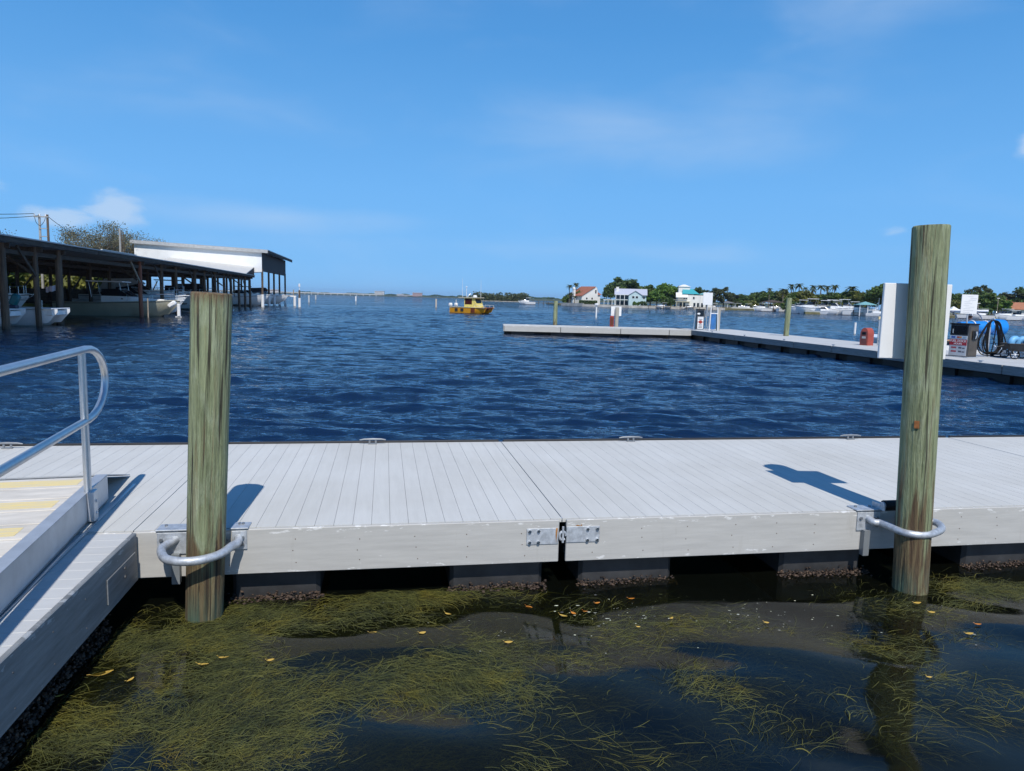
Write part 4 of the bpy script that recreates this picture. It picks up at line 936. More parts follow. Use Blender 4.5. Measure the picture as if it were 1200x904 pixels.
s = MB(); s.tube(smooth_path([(.6, .9, .6), (.6, .85, 1.15), (.7, .7, 1.35), (1.2, .2, 1.38), (1.8, -.5, 1.38)], 5), .024, 8); s.build('pipe_rail', WHITE, t, True)
s = MB(); s.box(.9, 1.5, -.4, .4, .3, 1.0, .05); s.build('console', mat('grey_console', (.35,.35,.34), .5), t)

def person(loc, rz, label, pose):
    """one continuous skinned body; pose gives joint positions (metres, facing -y)"""
    J, E, Rd = pose
    def skin(name, keys, edges, rad, m, parent, grow=0.0):
        idx = {k: i for i, k in enumerate(keys)}
        me = bpy.data.meshes.new(name); me.from_pydata([J[k] for k in keys], [(idx[a], idx[b]) for a, b in edges], [])
        o = bpy.data.objects.new(name, me); col.objects.link(o)
        md = o.modifiers.new('skin', 'SKIN'); 
        if not me.skin_vertices: me.attributes.new
        lay = me.skin_vertices[0].data
        for k in keys: lay[idx[k]].radius = (rad[k]+grow, rad[k]+grow); 
        lay[0].use_root = True
        sb = o.modifiers.new('sub', 'SUBSURF'); sb.levels = sb.render_levels = 2
        me.materials.append(m); o.parent = parent; return o
    t = thing('person', loc, label, 'person', None, rz)
    skin('body', list(J), E, Rd, SKIN, t)
    sh = ['pelvis', 'belly', 'chest', 'neckbase', 'shl', 'shr', 'ell0', 'elr0']
    J['ell0'] = tuple(Vector(J['shl']).lerp(Vector(J['ell']), .6)); J['elr0'] = tuple(Vector(J['shr']).lerp(Vector(J['elr']), .6))
    Rd['ell0'] = Rd['elr0'] = .05
    skin('shirt', sh, [('pelvis','belly'),('belly','chest'),('chest','neckbase'),('chest','shl'),('chest','shr'),('shl','ell0'),('shr','elr0')], Rd, mat('white_shirt', (.62,.66,.70), .8), t, .014)
    sp = ['pelvis', 'hipl', 'hipr', 'knl', 'knr']
    skin('shorts', sp, [('pelvis','hipl'),('pelvis','hipr'),('hipl','knl'),('hipr','knr')], Rd, mat('grey_shorts', (.09,.09,.10), .8), t, .018)
    hd = Vector(J['head'])
    s = MB(); s.lathe([(.098, .0), (.10, .04), (.085, .085), (.03, .11)], 14, (hd.x, hd.y+.01, hd.z+.03)); s.build('cap_crown', mat('pale_cap', (.55,.58,.62), .8), t, True)
    s = MB(); s.prism([(hd.x-.07, hd.y-.06), (hd.x-.06, hd.y-.15), (hd.x, hd.y-.18), (hd.x+.06, hd.y-.15), (hd.x+.07, hd.y-.06)], hd.z+.03, hd.z+.042); s.build('cap_brim', MC['pale_cap'], t)
    s = MB()
    for sg_ in (-1, 1): s.blob((hd.x+sg_*.034, hd.y-.088, hd.z+.01), .011, 1, 0)
    s.build('eyes', mat('dark_eye', (.02,.015,.012), .3), t)
    s = MB(); s.lathe([(.088, -.06), (.094, 0), (.09, .035)], 14, (hd.x, hd.y+.022, hd.z)); s.build('hair', mat('brown_hair', (.05,.03,.02), .8), t, True)
    return t
J = dict(pelvis=(0,0,.93), belly=(0,-.03,1.06), chest=(0,-.09,1.26), neckbase=(0,-.15,1.42), neck=(0,-.18,1.48), head=(0,-.21,1.60), crown=(0,-.20,1.68), nose=(0,-.315,1.585), chin=(0,-.275,1.53),
     shl=(.17,-.10,1.36), shr=(-.17,-.10,1.36), ell=(.25,-.28,1.15), elr=(-.22,-.30,1.14), wrl=(.20,-.50,1.12), wrr=(-.10,-.50,1.12), hal=(.19,-.57,1.11), har=(-.09,-.57,1.11),
     hipl=(.10,0,.86), hipr=(-.10,0,.86), knl=(.11,-.05,.48), knr=(-.11,-.03,.48), anl=(.11,0,.09), anr=(-.11,.02,.09), tol=(.12,-.16,.03), tor=(-.12,-.14,.03))
E_ = [('pelvis','belly'),('belly','chest'),('chest','neckbase'),('neckbase','neck'),('neck','head'),('head','crown'),('head','nose'),('head','chin'),('chest','shl'),('chest','shr'),('shl','ell'),('shr','elr'),('ell','wrl'),('elr','wrr'),('wrl','hal'),('wrr','har'),
      ('pelvis','hipl'),('pelvis','hipr'),('hipl','knl'),('hipr','knr'),('knl','anl'),('knr','anr'),('anl','tol'),('anr','tor')]
Rd = dict(pelvis=.135, belly=.13, chest=.145, neckbase=.075, neck=.055, head=.088, crown=.07, nose=.015, chin=.035, shl=.062, shr=.062, ell=.042, elr=.042, wrl=.028, wrr=.028, hal=.032, har=.032, hipl=.09, hipr=.09, knl=.058, knr=.058, anl=.038, anr=.038, tol=.035, tor=.035)
for sd, hk in (('l', 'hal'), ('r', 'har')):
    hx, hy, hz = J[hk]
    for i, (dx, ln) in enumerate(((-.027, .075), (-.009, .085), (.009, .08), (.027, .065))):
        a, b = f'f{sd}{i}a', f'f{sd}{i}b'; J[a] = (hx+dx, hy-ln*.55, hz+.005); J[b] = (hx+dx, hy-ln*.8, hz-ln*.45); Rd[a] = .009; Rd[b] = .008; E_ += [(hk, a), (a, b)]
    s_ = 1 if sd == 'r' else -1; J[f't{sd}a'] = (hx+s_*.04, hy+.0, hz-.005); J[f't{sd}b'] = (hx+s_*.05, hy-.04, hz-.02); Rd[f't{sd}a'] = .011; Rd[f't{sd}b'] = .009; E_ += [(hk, f't{sd}a'), (f't{sd}a', f't{sd}b')]
person(dk(26.95, 29.6, .46), YAW+R(75), 'person in white shirt and pale cap leaning over the boat behind the fuel pump', (J, E_, Rd))

# ------------------------------------------------------------------ covered boat shed at the left (dock frame: x towards the open bay, y away)
sh = thing('boat_shed', dk(0, 0), 'long dark open boat shed on posts along the left side of the basin', 'boat shed', None, YAW)
EZ = 4.95
s = MB()
def slab(mb, quad, th):                      # roof sheet from four corners
    q = [Vector(p) for p in quad]; lo = [p-Vector((0, 0, th)) for p in q]
    mb.add(q+lo, [(0,1,2,3), (7,6,5,4), (0,4,5,1), (1,5,6,2), (2,6,7,3), (3,7,4,0)])
slab(s, [(-19.3, 26, EZ), (-19.3, 78, EZ), (-35, 78, EZ-.3), (-35, 26, EZ-.3)], .07); s.build('near_roof', TINROOF, sh)
s = MB(); slab(s, [(-19.3, 78.1, EZ), (-19.3, 114.5, EZ-.05), (-28, 114.5, EZ+.1), (-28, 78.1, EZ+.1)], .07); s.build('far_roof', mat('pale_roof_panels', (.58,.57,.53), .6, var=.1, stretch=(1,4,1)), sh)
s = MB(); slab(s, [(-28.02, 78.1, EZ+.1), (-28.02, 114.5, EZ+.1), (-35, 114.5, EZ-.1), (-35, 78.1, EZ-.2)], .07); s.build('rear_roof', TINROOF, sh)
s = MB(); s.beam((-19.38, 26, EZ-.22), (-19.38, 54, EZ-.22), .05, .28); s.beam((-19.38, 54.1, EZ-.22), (-19.38, 84, EZ-.22), .05, .26); s.beam((-19.38, 84.1, EZ-.24), (-19.38, 114.4, EZ-.26), .05, .26); s.build('eave_board', SHEDW, sh)
s = MB(); s.beam((-19.32, 54.5, EZ+.035), (-19.32, 61.5, EZ+.035), .12, .05); s.build('flashing_strip', mat('bright_flashing', (.7,.7,.66), .4), sh)
s = MB(); s.prof_y([(-19.4, EZ-.42), (-19.4, EZ-.08), (-28, EZ+.0), (-35, EZ-.2), (-35, EZ-.5)], 114.52, 114.6); s.build('end_board', SHEDW, sh)
fr_b = [42.6, 46.3, 49.3, 56.8, 64.4, 70.3, 75.0, 81.8, 86.3, 91.2, 96.3, 100.4, 105.5, 110, 114]
for i, b_ in enumerate([30.5, 35.5, 39]+fr_b):
    o = MB(); r_ = random.uniform(.15, .2); zt = EZ-.36
    if b_ == 56.8: continue
    o.tube([(-20+random.uniform(-.08,.08), b_, -1.2), (-20, b_, zt*.5), (-20+random.uniform(-.06,.06), b_, zt)], [r_*1.05, r_, r_*.92], 12)
    o.build('post', REDPOST if b_ == 64.4 else POSTW, sh, True, label='reddish sunlit post' if b_ == 64.4 else None)
    bm_ = MB(); bm_.beam((-19.6, b_, EZ-.5), (-34.6, b_, EZ-.62), .12, .28); bm_.build('cross_beam', SHEDW, sh)
    for a_ in (-26, -34):
        o = MB(); o.tube([(a_, b_+random.uniform(-.2,.2), -1.2), (a_, b_, EZ-.5)], .17, 8); o.build('post', POSTW, sh)
    if i % 2 == 0 or b_ == 64.4:
        o = MB(); o.beam((-19.95, b_-2.2, EZ-.45), (-19.95, b_-.12, EZ-2.05), .09, .14); o.build('brace', PALEW if b_ == 64.4 else SHEDW, sh, label='bleached pale brace' if b_ == 64.4 else None)
    if i % 3 == 1:
        o = MB(); o.beam((-20.2, b_, EZ-1.9), (-21.9, b_, EZ-.62), .09, .14); o.build('brace', SHEDW, sh)
    o = MB(); o.beam((-34, b_+.1, 1.6), (-34, b_+3.4, 3.6), .1, .16); o.build('brace', SHEDW, sh)
for a_ in (-20.05, -26, -34):
    s = MB(); s.beam((a_, 27, EZ-.78 if a_ > -21 else EZ-.85), (a_, 114, EZ-.78 if a_ > -21 else EZ-.85), .10, .24); s.build('long_beam', SHEDW, sh)
s = MB(); s.beam((-34.1, 27, 4.1), (-34.1, 114, 4.1), .06, 1.0); s.build('rear_skirt', SHEDW, sh)
s = MB(); s.beam((-34.3, 27, 1.5), (-34.3, 114, 1.5), .06, 1.3); s.build('rear_dark_sheet', SHEDW, sh)  # dark sheet added to dim the shed's open back, standing for boats there
s = MB(); s.box(-35.6, -33.2, 27, 114, .75, .9); s.build('rear_walkway', SHEDW, sh)
for b_ in (42.6, 49.3, 75, 86.3, 100.4):
    s = MB(); s.box(-33.2, -22, b_-.3, b_+.3, .75, .88); s.build('finger_walkway', SHEDW, sh)
# tall white shed at the far end
ws = thing('white_boat_shed', dk(0, 0), 'tall white metal boat shed rising behind the far end of the dark shed', 'boat shed', None, YAW)
zr = lambda a_: 9.35+.75*(-20-a_)/19
s = MB(); s.add([(-39.5, 125, 4.2), (-20, 125, 5.7), (-20, 125, zr(-20)-.35), (-39.5, 125, zr(-39.5)-.35), (-39.5, 125.12, 4.2), (-20, 125.12, 5.6), (-20, 125.12, zr(-20)-.35), (-39.5, 125.12, zr(-39.5)-.35)], [(0,1,2,3),(7,6,5,4),(0,4,5,1),(1,5,6,2),(2,6,7,3),(3,7,4,0)]); s.build('end_wall', WHITESIDING, ws)
s = MB(); slab(s, [(-34, 124.95, 7.55), (-21.2, 124.95, 6.45), (-20.6, 114.7, 5.15), (-34, 114.7, 6.2)], .10); s.build('lean_to_roof', MC['pale_roof_panels'], ws)
s = MB(); s.add([(-20.62,114.75,5.0),(-21.2,124.9,6.3),(-21.2,124.9,5.0),(-20.62,114.75,4.4),(-20.72,114.75,5.0),(-21.3,124.9,6.3),(-21.3,124.9,5.0),(-20.72,114.75,4.4)], [(0,1,2,3),(7,6,5,4),(0,4,5,1),(1,5,6,2),(2,6,7,3),(3,7,4,0)]); s.build('lean_to_side', SHEDW, ws)
s = MB(); slab(s, [(-18.9, 124.6, zr(-19)), (-18.9, 156, zr(-19)-.1), (-40, 156, zr(-40)-.1), (-40, 124.6, zr(-40))], .12); s.build('roof', TIN, ws)
s = MB(); s.beam((-18.95, 124.5, zr(-19)-.30), (-40, 124.5, zr(-40)-.30), .08, .5); s.build('roof_trim', mat('grey_trim', (.42,.43,.43), .5), ws)
s = MB(); s.beam((-18.95, 124.7, zr(-19)-.35), (-18.95, 156, zr(-19)-.45), .08, .4); s.build('eave_board', SHEDW, ws)
s = MB(); s.box(-20.12, -20, 125.2, 154, 5.8, zr(-20)-.45); s.build('side_wall', mat('shaded_side_wall', (.075,.065,.06), .85, var=.4, stretch=(1,7,.5)), ws)  # wall turned from the sun; its shade is put into the dark colour
for k in range(14):
    s = MB(); s.beam((-20, 126+2.1*k, zr(-20)-.28), (-18.95, 126+2.1*k, zr(-19)-.26), .1, .16); s.build('rafter', SHEDW, ws)
for b_ in (125.3, 132, 138, 145, 153):
    o = MB(); o.tube([(-20.0, b_, -1.2), (-20.0, b_, 6.2)], .17, 10); p = o.build('post', POSTW, ws)
    o = MB(); o.tube([(-20.0, b_, -.8), (-20.0, b_, 2.0)], .25, 12); o.build('pile_sleeve', WHITE, p, label='white plastic sleeve')
    for a_ in (-27, -34):
        o = MB(); o.tube([(a_, b_, -1.2), (a_, b_, 9.3)], .17, 8); o.build('post', POSTW, ws)

# boats under the sheds
cruiser(dk(-27.3, 67.3, -.05), YAW, 'tan hulled express cruiser lying bow out beneath the dark shed', 9.6, 3.1, TANGEL)
cruiser(dk(-27.9, 72.7, 0), YAW, 'white cruiser just behind the tan hulled boat, bow hidden by the short pile', 9.3, 3.0, GEL, hardtop=False, hs=1.3, hb=1.9)
cruiser(dk(-29.5, 78.4, .2), YAW, 'white cruiser with a pale cover deep in the shed behind the short pile top', 9.5, 3.2, GEL, canvas=mat('pale_canvas', (.45,.46,.45), .8), hardtop=False, hs=1.5, hb=2.0)
cruiser(dk(-29.6, 93.7, .1), YAW, 'white cruiser with a flat green canvas top near the shed end', 9.4, 3.2, GEL, canvas=mat('green_canvas', (.10,.14,.11), .8), hs=1.6, hb=2.1)
cruiser(dk(-29.2, 102.9, .1), YAW, 'large white cruiser beside the white pile sleeves', 9.0, 3.3, GEL, canvas=mat('dark_canvas', (.03,.03,.04), .8), hardtop=False, hs=1.5, hb=2.0)
cruiser(dk(-26.2, 141.5, .55), YAW, 'white boat with its bow poking out past the last shed posts', 8.2, 2.7, GEL, canvas=MC['dark_canvas'], hardtop=False, hs=1.0, hb=1.45)
cruiser(dk(-28.0, 128.7, .2), YAW, 'white cruiser between the first white pile sleeves under the tall shed', 8.4, 3.1, GEL, hardtop=False, hs=1.3, hb=1.8)
cruiser(dk(-28.4, 135, .3), YAW, 'white cruiser behind the middle white pile sleeves under the tall shed', 8.8, 3.1, GEL, canvas=MC['dark_canvas'], hs=1.2, hb=1.7)
cruiser(dk(-32, 53, .3), YAW, 'dim white cruiser deep in the shed behind the tan hulled boat', 8.6, 2.9, GEL)
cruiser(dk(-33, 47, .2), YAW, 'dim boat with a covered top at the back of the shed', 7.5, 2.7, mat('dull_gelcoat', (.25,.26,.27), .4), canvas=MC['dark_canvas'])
# twin hulled deck boat at the left edge
def cat_boat(loc, label, Ln=7.0):
    t = thing('catamaran_boat', loc, label, 'boat', None, YAW)
    for sg_ in (-1, 1):
        s = hull_mb(Ln, .8, .85, 1.0, .13, .3, 10, .9, .75); s.v = [(x, y+sg_*.86, z) for x, y, z in s.v]; s.build('hull', GEL, t, True)
    s = MB(); s.box(0, Ln*.97, -1.05, 1.05, .62, .92, .04); s.build('bridge_deck', GEL, t)
    s = MB(); s.box(0, Ln*.98, -1.27, 1.27, .98, 1.06, .03); s.build('deck_rim', GEL, t)
    s = MB(); s.box(Ln*.25, Ln*.42, -.5, .5, 1.06, 1.75, .06); s.build('console', GEL, t)
    s = MB(); railing(s, [(Ln*.35, -1.22, 1.06), (Ln*.6, -1.22, 1.06), (Ln*.9, -1.18, 1.06)], .45, .02); s.build('side_rail', CHROME, t)
    return t
cat_boat(dk(-27.2, 44.45, 0), 'white twin hulled boat nearest the left edge under the shed')
cat_boat(dk(-26.2, 47.8, 0), 'white twin hulled boat whose blunt bow reaches the second shed post')
t = thing('outboard_motor', dk(-20.6, 44.6, 1.15), 'teal outboard motor tilted up on the white twin hulled boat', 'outboard motor', None, YAW)
s = MB(); M = Matrix.Rotation(R(25), 4, 'Y'); s.box(-.20, .22, -.17, .17, .1, .78, .09, M=M); s.build('cowling', TEAL, t, True)
s = MB(); s.box(-.4, .3, -.2, .2, -.09, .10, .03); s.build('bracket', mat('dark_blue_bracket', (.015,.03,.07), .5), t)
t = thing('flag', dk(-20.4, 49.9, 1.3), 'small red and white flag on a staff between the shed posts', 'flag', None, YAW)
s = MB(); s.tube([(0, 0, 0), (.02, 0, 1.15)], .015, 6); s.build('staff', ALU, t)
s = MB(); n_ = 10; vs = []
for i in range(n_+1):
    for z in (.78, 1.13): vs.append((-.05-.62*i/n_*.95, .05*math.sin(i*.9), z-.12*(i/n_)+.02*math.sin(i*1.3)))
s.add(vs, [(2*i, 2*i+2, 2*i+3, 2*i+1) for i in range(n_)])
def flag_mat():
    m, nt, b = nodes('flag_cloth'); sx = nt.nodes.new('ShaderNodeSeparateXYZ'); L(nt, coords(nt, (1,1,1)), sx.inputs[0])
    k = N(nt, 'ShaderNodeMath', operation='MULTIPLY'); k.inputs[1].default_value = 110; L(nt, sx.outputs[2], k.inputs[0]); k2 = N(nt, 'ShaderNodeMath', operation='SINE'); L(nt, k.outputs[0], k2.inputs[0])
    c = ramp(nt, k2.outputs[0], [(.45, (.7,.68,.68)), (.55, (.5,.06,.07))]); g = N(nt, 'ShaderNodeMath', operation='GREATER_THAN'); L(nt, sx.outputs[0], g.inputs[0]); g.inputs[1].default_value = -.26
    L(nt, mixc(nt, g.outputs[0], c, (.62,.66,.78)), b.inputs['Base Color']); b.inputs['Roughness'].default_value = .8; return m
s.build('cloth', flag_mat(), t)
t = thing('outboard_motor', dk(-17.6, 66.5, .55), 'white outboard motor hanging tilted just right of the reddish shed post', 'outboard motor', None, YAW)
s = MB(); M = Matrix.Rotation(R(-35), 4, 'Y'); s.box(-.5, .25, -.2, .2, .55, .95, .1, M=M); s.build('cowling', WHITE, t, True)
s = MB(); s.box(-.12, .14, -.1, .1, -.5, .6, .04); s.box(-.3, .22, -.03, .03, -.75, -.5, .01); s.build('lower_unit', WHITE, t)
t = thing('mooring_pole', dk(-19.2, 63.6, -.8), 'thin pale pole in the water against the reddish post', 'pole'); s = MB(); s.tube([(0,0,0), (0,0,2.4)], .05, 8); s.build('pole', PALEW, t)


# ------------------------------------------------------------------ vegetation builders
def crown_mb(n, rad, clumps, size, sq=.75, seed=1, hollow=.55):
    r_ = random.Random(seed); mb = MB(); cs = []
    for _ in range(clumps):
        a = r_.uniform(0, 6.283); e = math.asin(r_.uniform(-.45, 1)); d = r_.uniform(.45, .95)
        cs.append((rad*d*math.cos(e)*math.cos(a), rad*d*math.cos(e)*math.sin(a), rad*sq*d*math.sin(e), rad*r_.uniform(.22, .42)))
    cs.append((0, 0, 0, rad*.6))
    for _ in range(n):
        cx_, cy_, cz_, cr_ = r_.choice(cs); 
        v = Vector((r_.gauss(0, 1), r_.gauss(0, 1), r_.gauss(0, 1))).normalized()*cr_*r_.uniform(hollow, 1.05)
        p = Vector((cx_, cy_, cz_))+Vector((v.x, v.y, v.z*.85)); s_ = size*r_.uniform(.5, 1.3)
        a = Vector((r_.gauss(0, 1), r_.gauss(0, 1), r_.gauss(0, .7))).normalized(); b = a.cross(Vector((r_.gauss(0, 1), r_.gauss(0, 1), r_.gauss(0, 1)))).normalized()
        mb.add([p-a*s_, p+b*s_*.55, p+a*s_, p-b*s_*.55], [(0,1,2,3)])
    return mb
def trunk_mb(h, r, rad, seed=1, limbs=5):
    r_ = random.Random(seed); mb = MB()
    mb.tube(smooth_path([(0,0,-.4), (r_.uniform(-.1,.1)*r*3, 0, h*.4), (r_.uniform(-.3,.3)*r*3, r_.uniform(-.3,.3)*r*3, h*.85)], 3), [r*(1-.07*i) for i in range(7)], 7)
    for k in range(limbs):
        a = 6.283*k/limbs+r_.uniform(-.4,.4); z0 = h*r_.uniform(.4, .8)
        mb.tube([(0,0,z0), (rad*.35*math.cos(a), rad*.35*math.sin(a), z0+h*.22), (rad*.7*math.cos(a), rad*.7*math.sin(a), z0+h*.42)], [r*.5, r*.3, r*.1], 5)
    return mb
TREE = {}
def tree_proto(kind, seed):
    k = (kind, seed)
    if k in TREE: return TREE[k]
    if kind == 'broad': c = crown_mb(3000, 4.8, 20, .52, .80, seed, .35); tr = trunk_mb(6, .35, 4.5, seed); zc = 5.6
    elif kind == 'bush': c = crown_mb(1300, 2.7, 12, .38, .62, seed, .35); tr = trunk_mb(1.6, .15, 2, seed); zc = 1.7
    elif kind == 'pine': c = crown_mb(2600, 3.7, 22, .42, 1.55, seed, .25); tr = trunk_mb(9, .3, 3, seed, 7); zc = 6.4
    TREE[k] = (c, tr, zc); return TREE[k]
PROT = {}
def tree(kind, seed, loc, height, width, label, m, group, name='broadleaf_tree', trunkm=BARK):
    key = (kind, seed, m.name); nat = {'broad': 9.6, 'bush': 3.5, 'pine': 12.5}[kind]; natw = {'broad': 10.2, 'bush': 5.8, 'pine': 8.2}[kind]
    if key not in PROT:
        c, tr, zc = tree_proto(kind, seed); t = thing(name, (0,0,0), label, 'tree' if kind != 'bush' else 'shrub', group)
        co = c.build('crown', m, t); co.location = (0, 0, zc); tr.build('trunk', trunkm, t); PROT[key] = t
    else: t = copy_tree(PROT[key]); t.name = name
    t.location = loc; t.rotation_euler = (0, 0, random.uniform(0, 6.28)); t.scale = (width*1.18/natw, width*1.18/natw, height*1.06/nat)
    tag(t, label, 'tree' if kind != 'bush' else 'shrub', group); return t
def palm_proto(seed, fronds=20):
    r_ = random.Random(seed); t = thing('palm_tree', (0,0,0), 'palm', 'palm tree'); s = MB()
    s.tube(smooth_path([(0,0,-.4), (.15,0,3.2), (.05,.1,6.6), (.1,.05,9.2)], 3), [.24-.011*i for i in range(10)], 7); s.build('trunk', BARK, t)
    f = MB()
    for k in range(fronds):
        a = 6.283*k/fronds*2.4+r_.uniform(-.2,.2); el = r_.uniform(-.5, 1.1); ln = r_.uniform(1.6, 2.3); pts = []
        d = Vector((math.cos(a), math.sin(a), 0)); sd = Vector((-math.sin(a), math.cos(a), 0))
        for i in range(6):
            q = i/5; pts.append(Vector((.1, .05, 9.2))+d*(ln*q*math.cos(el*(1-q*.6)))+Vector((0,0,ln*(math.sin(el)*q-.75*q*q))))
        for i in range(5):
            w0 = .34*math.sin(math.pi*min(1, .12+i/5.6)); w1 = .34*math.sin(math.pi*min(1, .12+(i+1)/5.6)) if i < 4 else .02
            for sg_ in (-1, 1): f.add([pts[i], pts[i+1], pts[i+1]+sd*sg_*w1-Vector((0,0,w1*.5)), pts[i]+sd*sg_*w0-Vector((0,0,w0*.5))], [(0,1,2,3)])
    f.build('crown', PALML, t); return t
PALM = []
def palm(loc, height, label, group, cs=1.0):
    if len(PALM) < 3: t = palm_proto(len(PALM)+3); PALM.append(t)
    else: t = copy_tree(random.choice(PALM)); t.name = 'palm_tree'
    t.location = loc; t.rotation_euler = (0, 0, random.uniform(0, 6.28)); t.scale = (cs, cs, height/9.8); tag(t, label, 'palm tree', group); return t

# ------------------------------------------------------------------ shores
GRD = mat('shore_ground', (.16,.15,.07), .9, var=.35, scale=.15); SAND = mat('pale_shore', (.42,.38,.30), .9, var=.25, scale=.3); ROCK = mat('seawall_concrete', (.42,.40,.36), .85, var=.25, scale=.4)
def land(name, pts, z, m):
    s = MB(); s.prism([(p.x, p.y) for p in pts], -2.2, z); o = s.build(name, m); o['kind'] = 'structure'; return o
land('island_ground', [far(655, 335), far(690, 318), far(740, 310), far(800, 312), far(850, 318), far(900, 330), far(905, 420), far(640, 440)], .75, GRD)
land('right_shore_ground', [far(845, 470), far(885, 400), far(925, 335), far(945, 232), far(1000, 236), far(1060, 236), far(1200, 232), far(1420, 225), far(1420, 640), far(845, 700)], .7, GRD)
land('left_shore_ground', [dk(-37, 20), dk(-37, 118), dk(-75, 118), dk(-90, 20)], 1.0, mat('shore_grass', (.12,.15,.04), .9, var=.4, scale=.4))
land('distant_shore', [Vector((-4200, 3300, 0)), Vector((-950, 3050, 0)), Vector((-250, 2900, 0)), Vector((-80, 3000, 0)), Vector((-300, 3400, 0)), Vector((-4200, 3900, 0))], 4.5, mat('distant_green', (.09,.11,.07), .9))
land('distant_wooded_shore', [Vector((-160, 2200, 0)), Vector((250, 2080, 0)), Vector((900, 2000, 0)), Vector((900, 2400, 0)), Vector((-160, 2500, 0))], 5, mat('distant_green', (.09,.11,.07), .9))
def sea_wall(label, pts, z=1.0):
    s = MB()
    for p, q in zip(pts[:-1], pts[1:]): s.beam(p+Vector((0,0,z/2-.6)), q+Vector((0,0,z/2-.6)), .5, z+1.2)
    o = s.build('sea_wall', ROCK); tag(o, label, 'sea wall')
sea_wall('low pale sea wall fronting the island houses', [far(683, 318.5), far(740, 309.5), far(800, 311.5), far(850, 317.5)], .95)
sea_wall('white concrete sea wall left of the palms', [far(658, 333), far(684, 319)], 1.3)

# distant woods and buildings
def mass(name, label, line, hmin, hmax, m, n, size, depth=60):
    s = MB()
    for i in range(n):
        q = random.random()*(len(line)-1); k = int(q); p = line[k].lerp(line[k+1], q-k)
        env = hmin+(hmax-hmin)*(.5+.5*math.sin(q*9.1+1)*math.sin(q*23.7))
        z = env*random.random()**.7; p = p+Vector((random.uniform(-3, 3), random.uniform(0, depth), z)); s_ = size*random.uniform(.6, 1.3)
        a = Vector((random.gauss(0,1), random.gauss(0,1), random.gauss(0,.6))).normalized(); b = a.cross(Vector((random.gauss(0,1), random.gauss(0,1), random.gauss(0,1)))).normalized()
        s.add([p-a*s_, p+b*s_*.6, p+a*s_, p-b*s_*.6], [(0,1,2,3)])
    o = s.build(name, m); tag(o, label, 'woods', None, 'stuff'); return o
mass('distant_woods', 'faint line of trees on the farthest shore at the left', [Vector((-1150, 3120, 4)), Vector((-600, 3000, 4)), Vector((-250, 2950, 4)), Vector((-120, 3010, 4))], 1, 9, LEAFD, 5000, 3.2)
mass('distant_woods', 'faint blue green tree line behind the middle of the bay', [Vector((-140, 2210, 4)), Vector((250, 2100, 4)), Vector((800, 2030, 4))], 2, 9, LEAFD, 5000, 2.6)
mass('wooded_islet', 'small wooded islet just right of the yellow boat', [far(556, 655), far(575, 650), far(600, 645), far(610, 645), far(616, 640)], 2, 8.5, PINEL, 6500, .9, 25)
land('islet_ground', [far(552, 660), far(580, 642), far(618, 636), far(618, 690), far(552, 700)], .5, SAND)
def block(loc, w, d, h, label, m, rz=0, floors=4):
    t = thing('waterfront_block', loc, label, 'building', None, rz); s = MB(); s.box(-w/2, w/2, 0, d, 0, h); s.build('wall', m, t)
    s = MB(); s.box(-w/2-.6, w/2+.6, -.6, d+.6, h, h+.8); s.build('roof', mat('pale_roof', (.6,.58,.55), .7), t)
    s = MB()
    for k in range(floors): s.box(-w/2+1, w/2-1, -.25, -.02, h*(k+.3)/floors, h*(k+.65)/floors)
    s.build('window_band', DARKGLASS, t)
block(Vector((-560, 2985, 3)), 38, 20, 18, 'distant white block on the far shore left of the yellow boat', mat('far_white', (.75,.74,.72), .6)); block(Vector((-395, 2930, 3)), 38, 20, 15, 'distant pink and white block on the far shore nearest the yellow boat', mat('far_pink', (.62,.42,.38), .6))
block(Vector((-445, 2940, 3)), 60, 16, 5, 'long low white buildings between the two distant blocks', MC['far_white'], 0, 1); block(Vector((-470, 2960, 3)), 26, 16, 8, 'small distant white house beside the pink block', MC['far_white'], 0, 2)
t = thing('causeway_bridge', Vector((-900, 2890, 0)), 'long low pale bridge crossing the far horizon at the left', 'bridge'); s = MB(); s.box(-420, 370, 0, 8, 5, 8.5); s.build('deck', mat('pale_concrete', (.55,.54,.5), .8), t)
s = MB()
for x in range(-410, 370, 26): s.box(x, x+2.5, 1, 7, -2, 4.99)
s.build('piers', MC['pale_concrete'], t)
block(Vector((-1010, 2990, 3)), 60, 16, 13, 'wide pale building on the far shore above the white channel pole', mat('far_cream', (.62,.55,.5), .6), 0, 2)

# ------------------------------------------------------------------ houses
def gable(mb, x0, x1, y0, y1, z0, ze, zr_, axis='x'):     # gabled volume; ridge along axis
    if axis == 'x': mb.prof_x([(y0, z0), (y1, z0), (y1, ze), ((y0+y1)/2, zr_), (y0, ze)], x0, x1)
    else: mb.prof_y([(x0, z0), (x1, z0), (x1, ze), ((x0+x1)/2, zr_), (x0, ze)], y0, y1)
def gable_roof(mb, x0, x1, y0, y1, ze, zr_, axis='x', over=.4, th=.22):
    if axis == 'x':
        ym = (y0+y1)/2; sl = (zr_-ze)/(ym-y0)
        mb.prof_x([(y0-over, ze-over*sl), (ym, zr_), (y1+over, ze-over*sl), (y1+over, ze-over*sl+th), (ym, zr_+th), (y0-over, ze-over*sl+th)], x0-over, x1+over)
    else:
        xm = (x0+x1)/2; sl = (zr_-ze)/(xm-x0)
        mb.prof_y([(x0-over, ze-over*sl), (xm, zr_), (x1+over, ze-over*sl), (x1+over, ze-over*sl+th), (xm, zr_+th), (x0-over, ze-over*sl+th)], y0-over, y1+over)
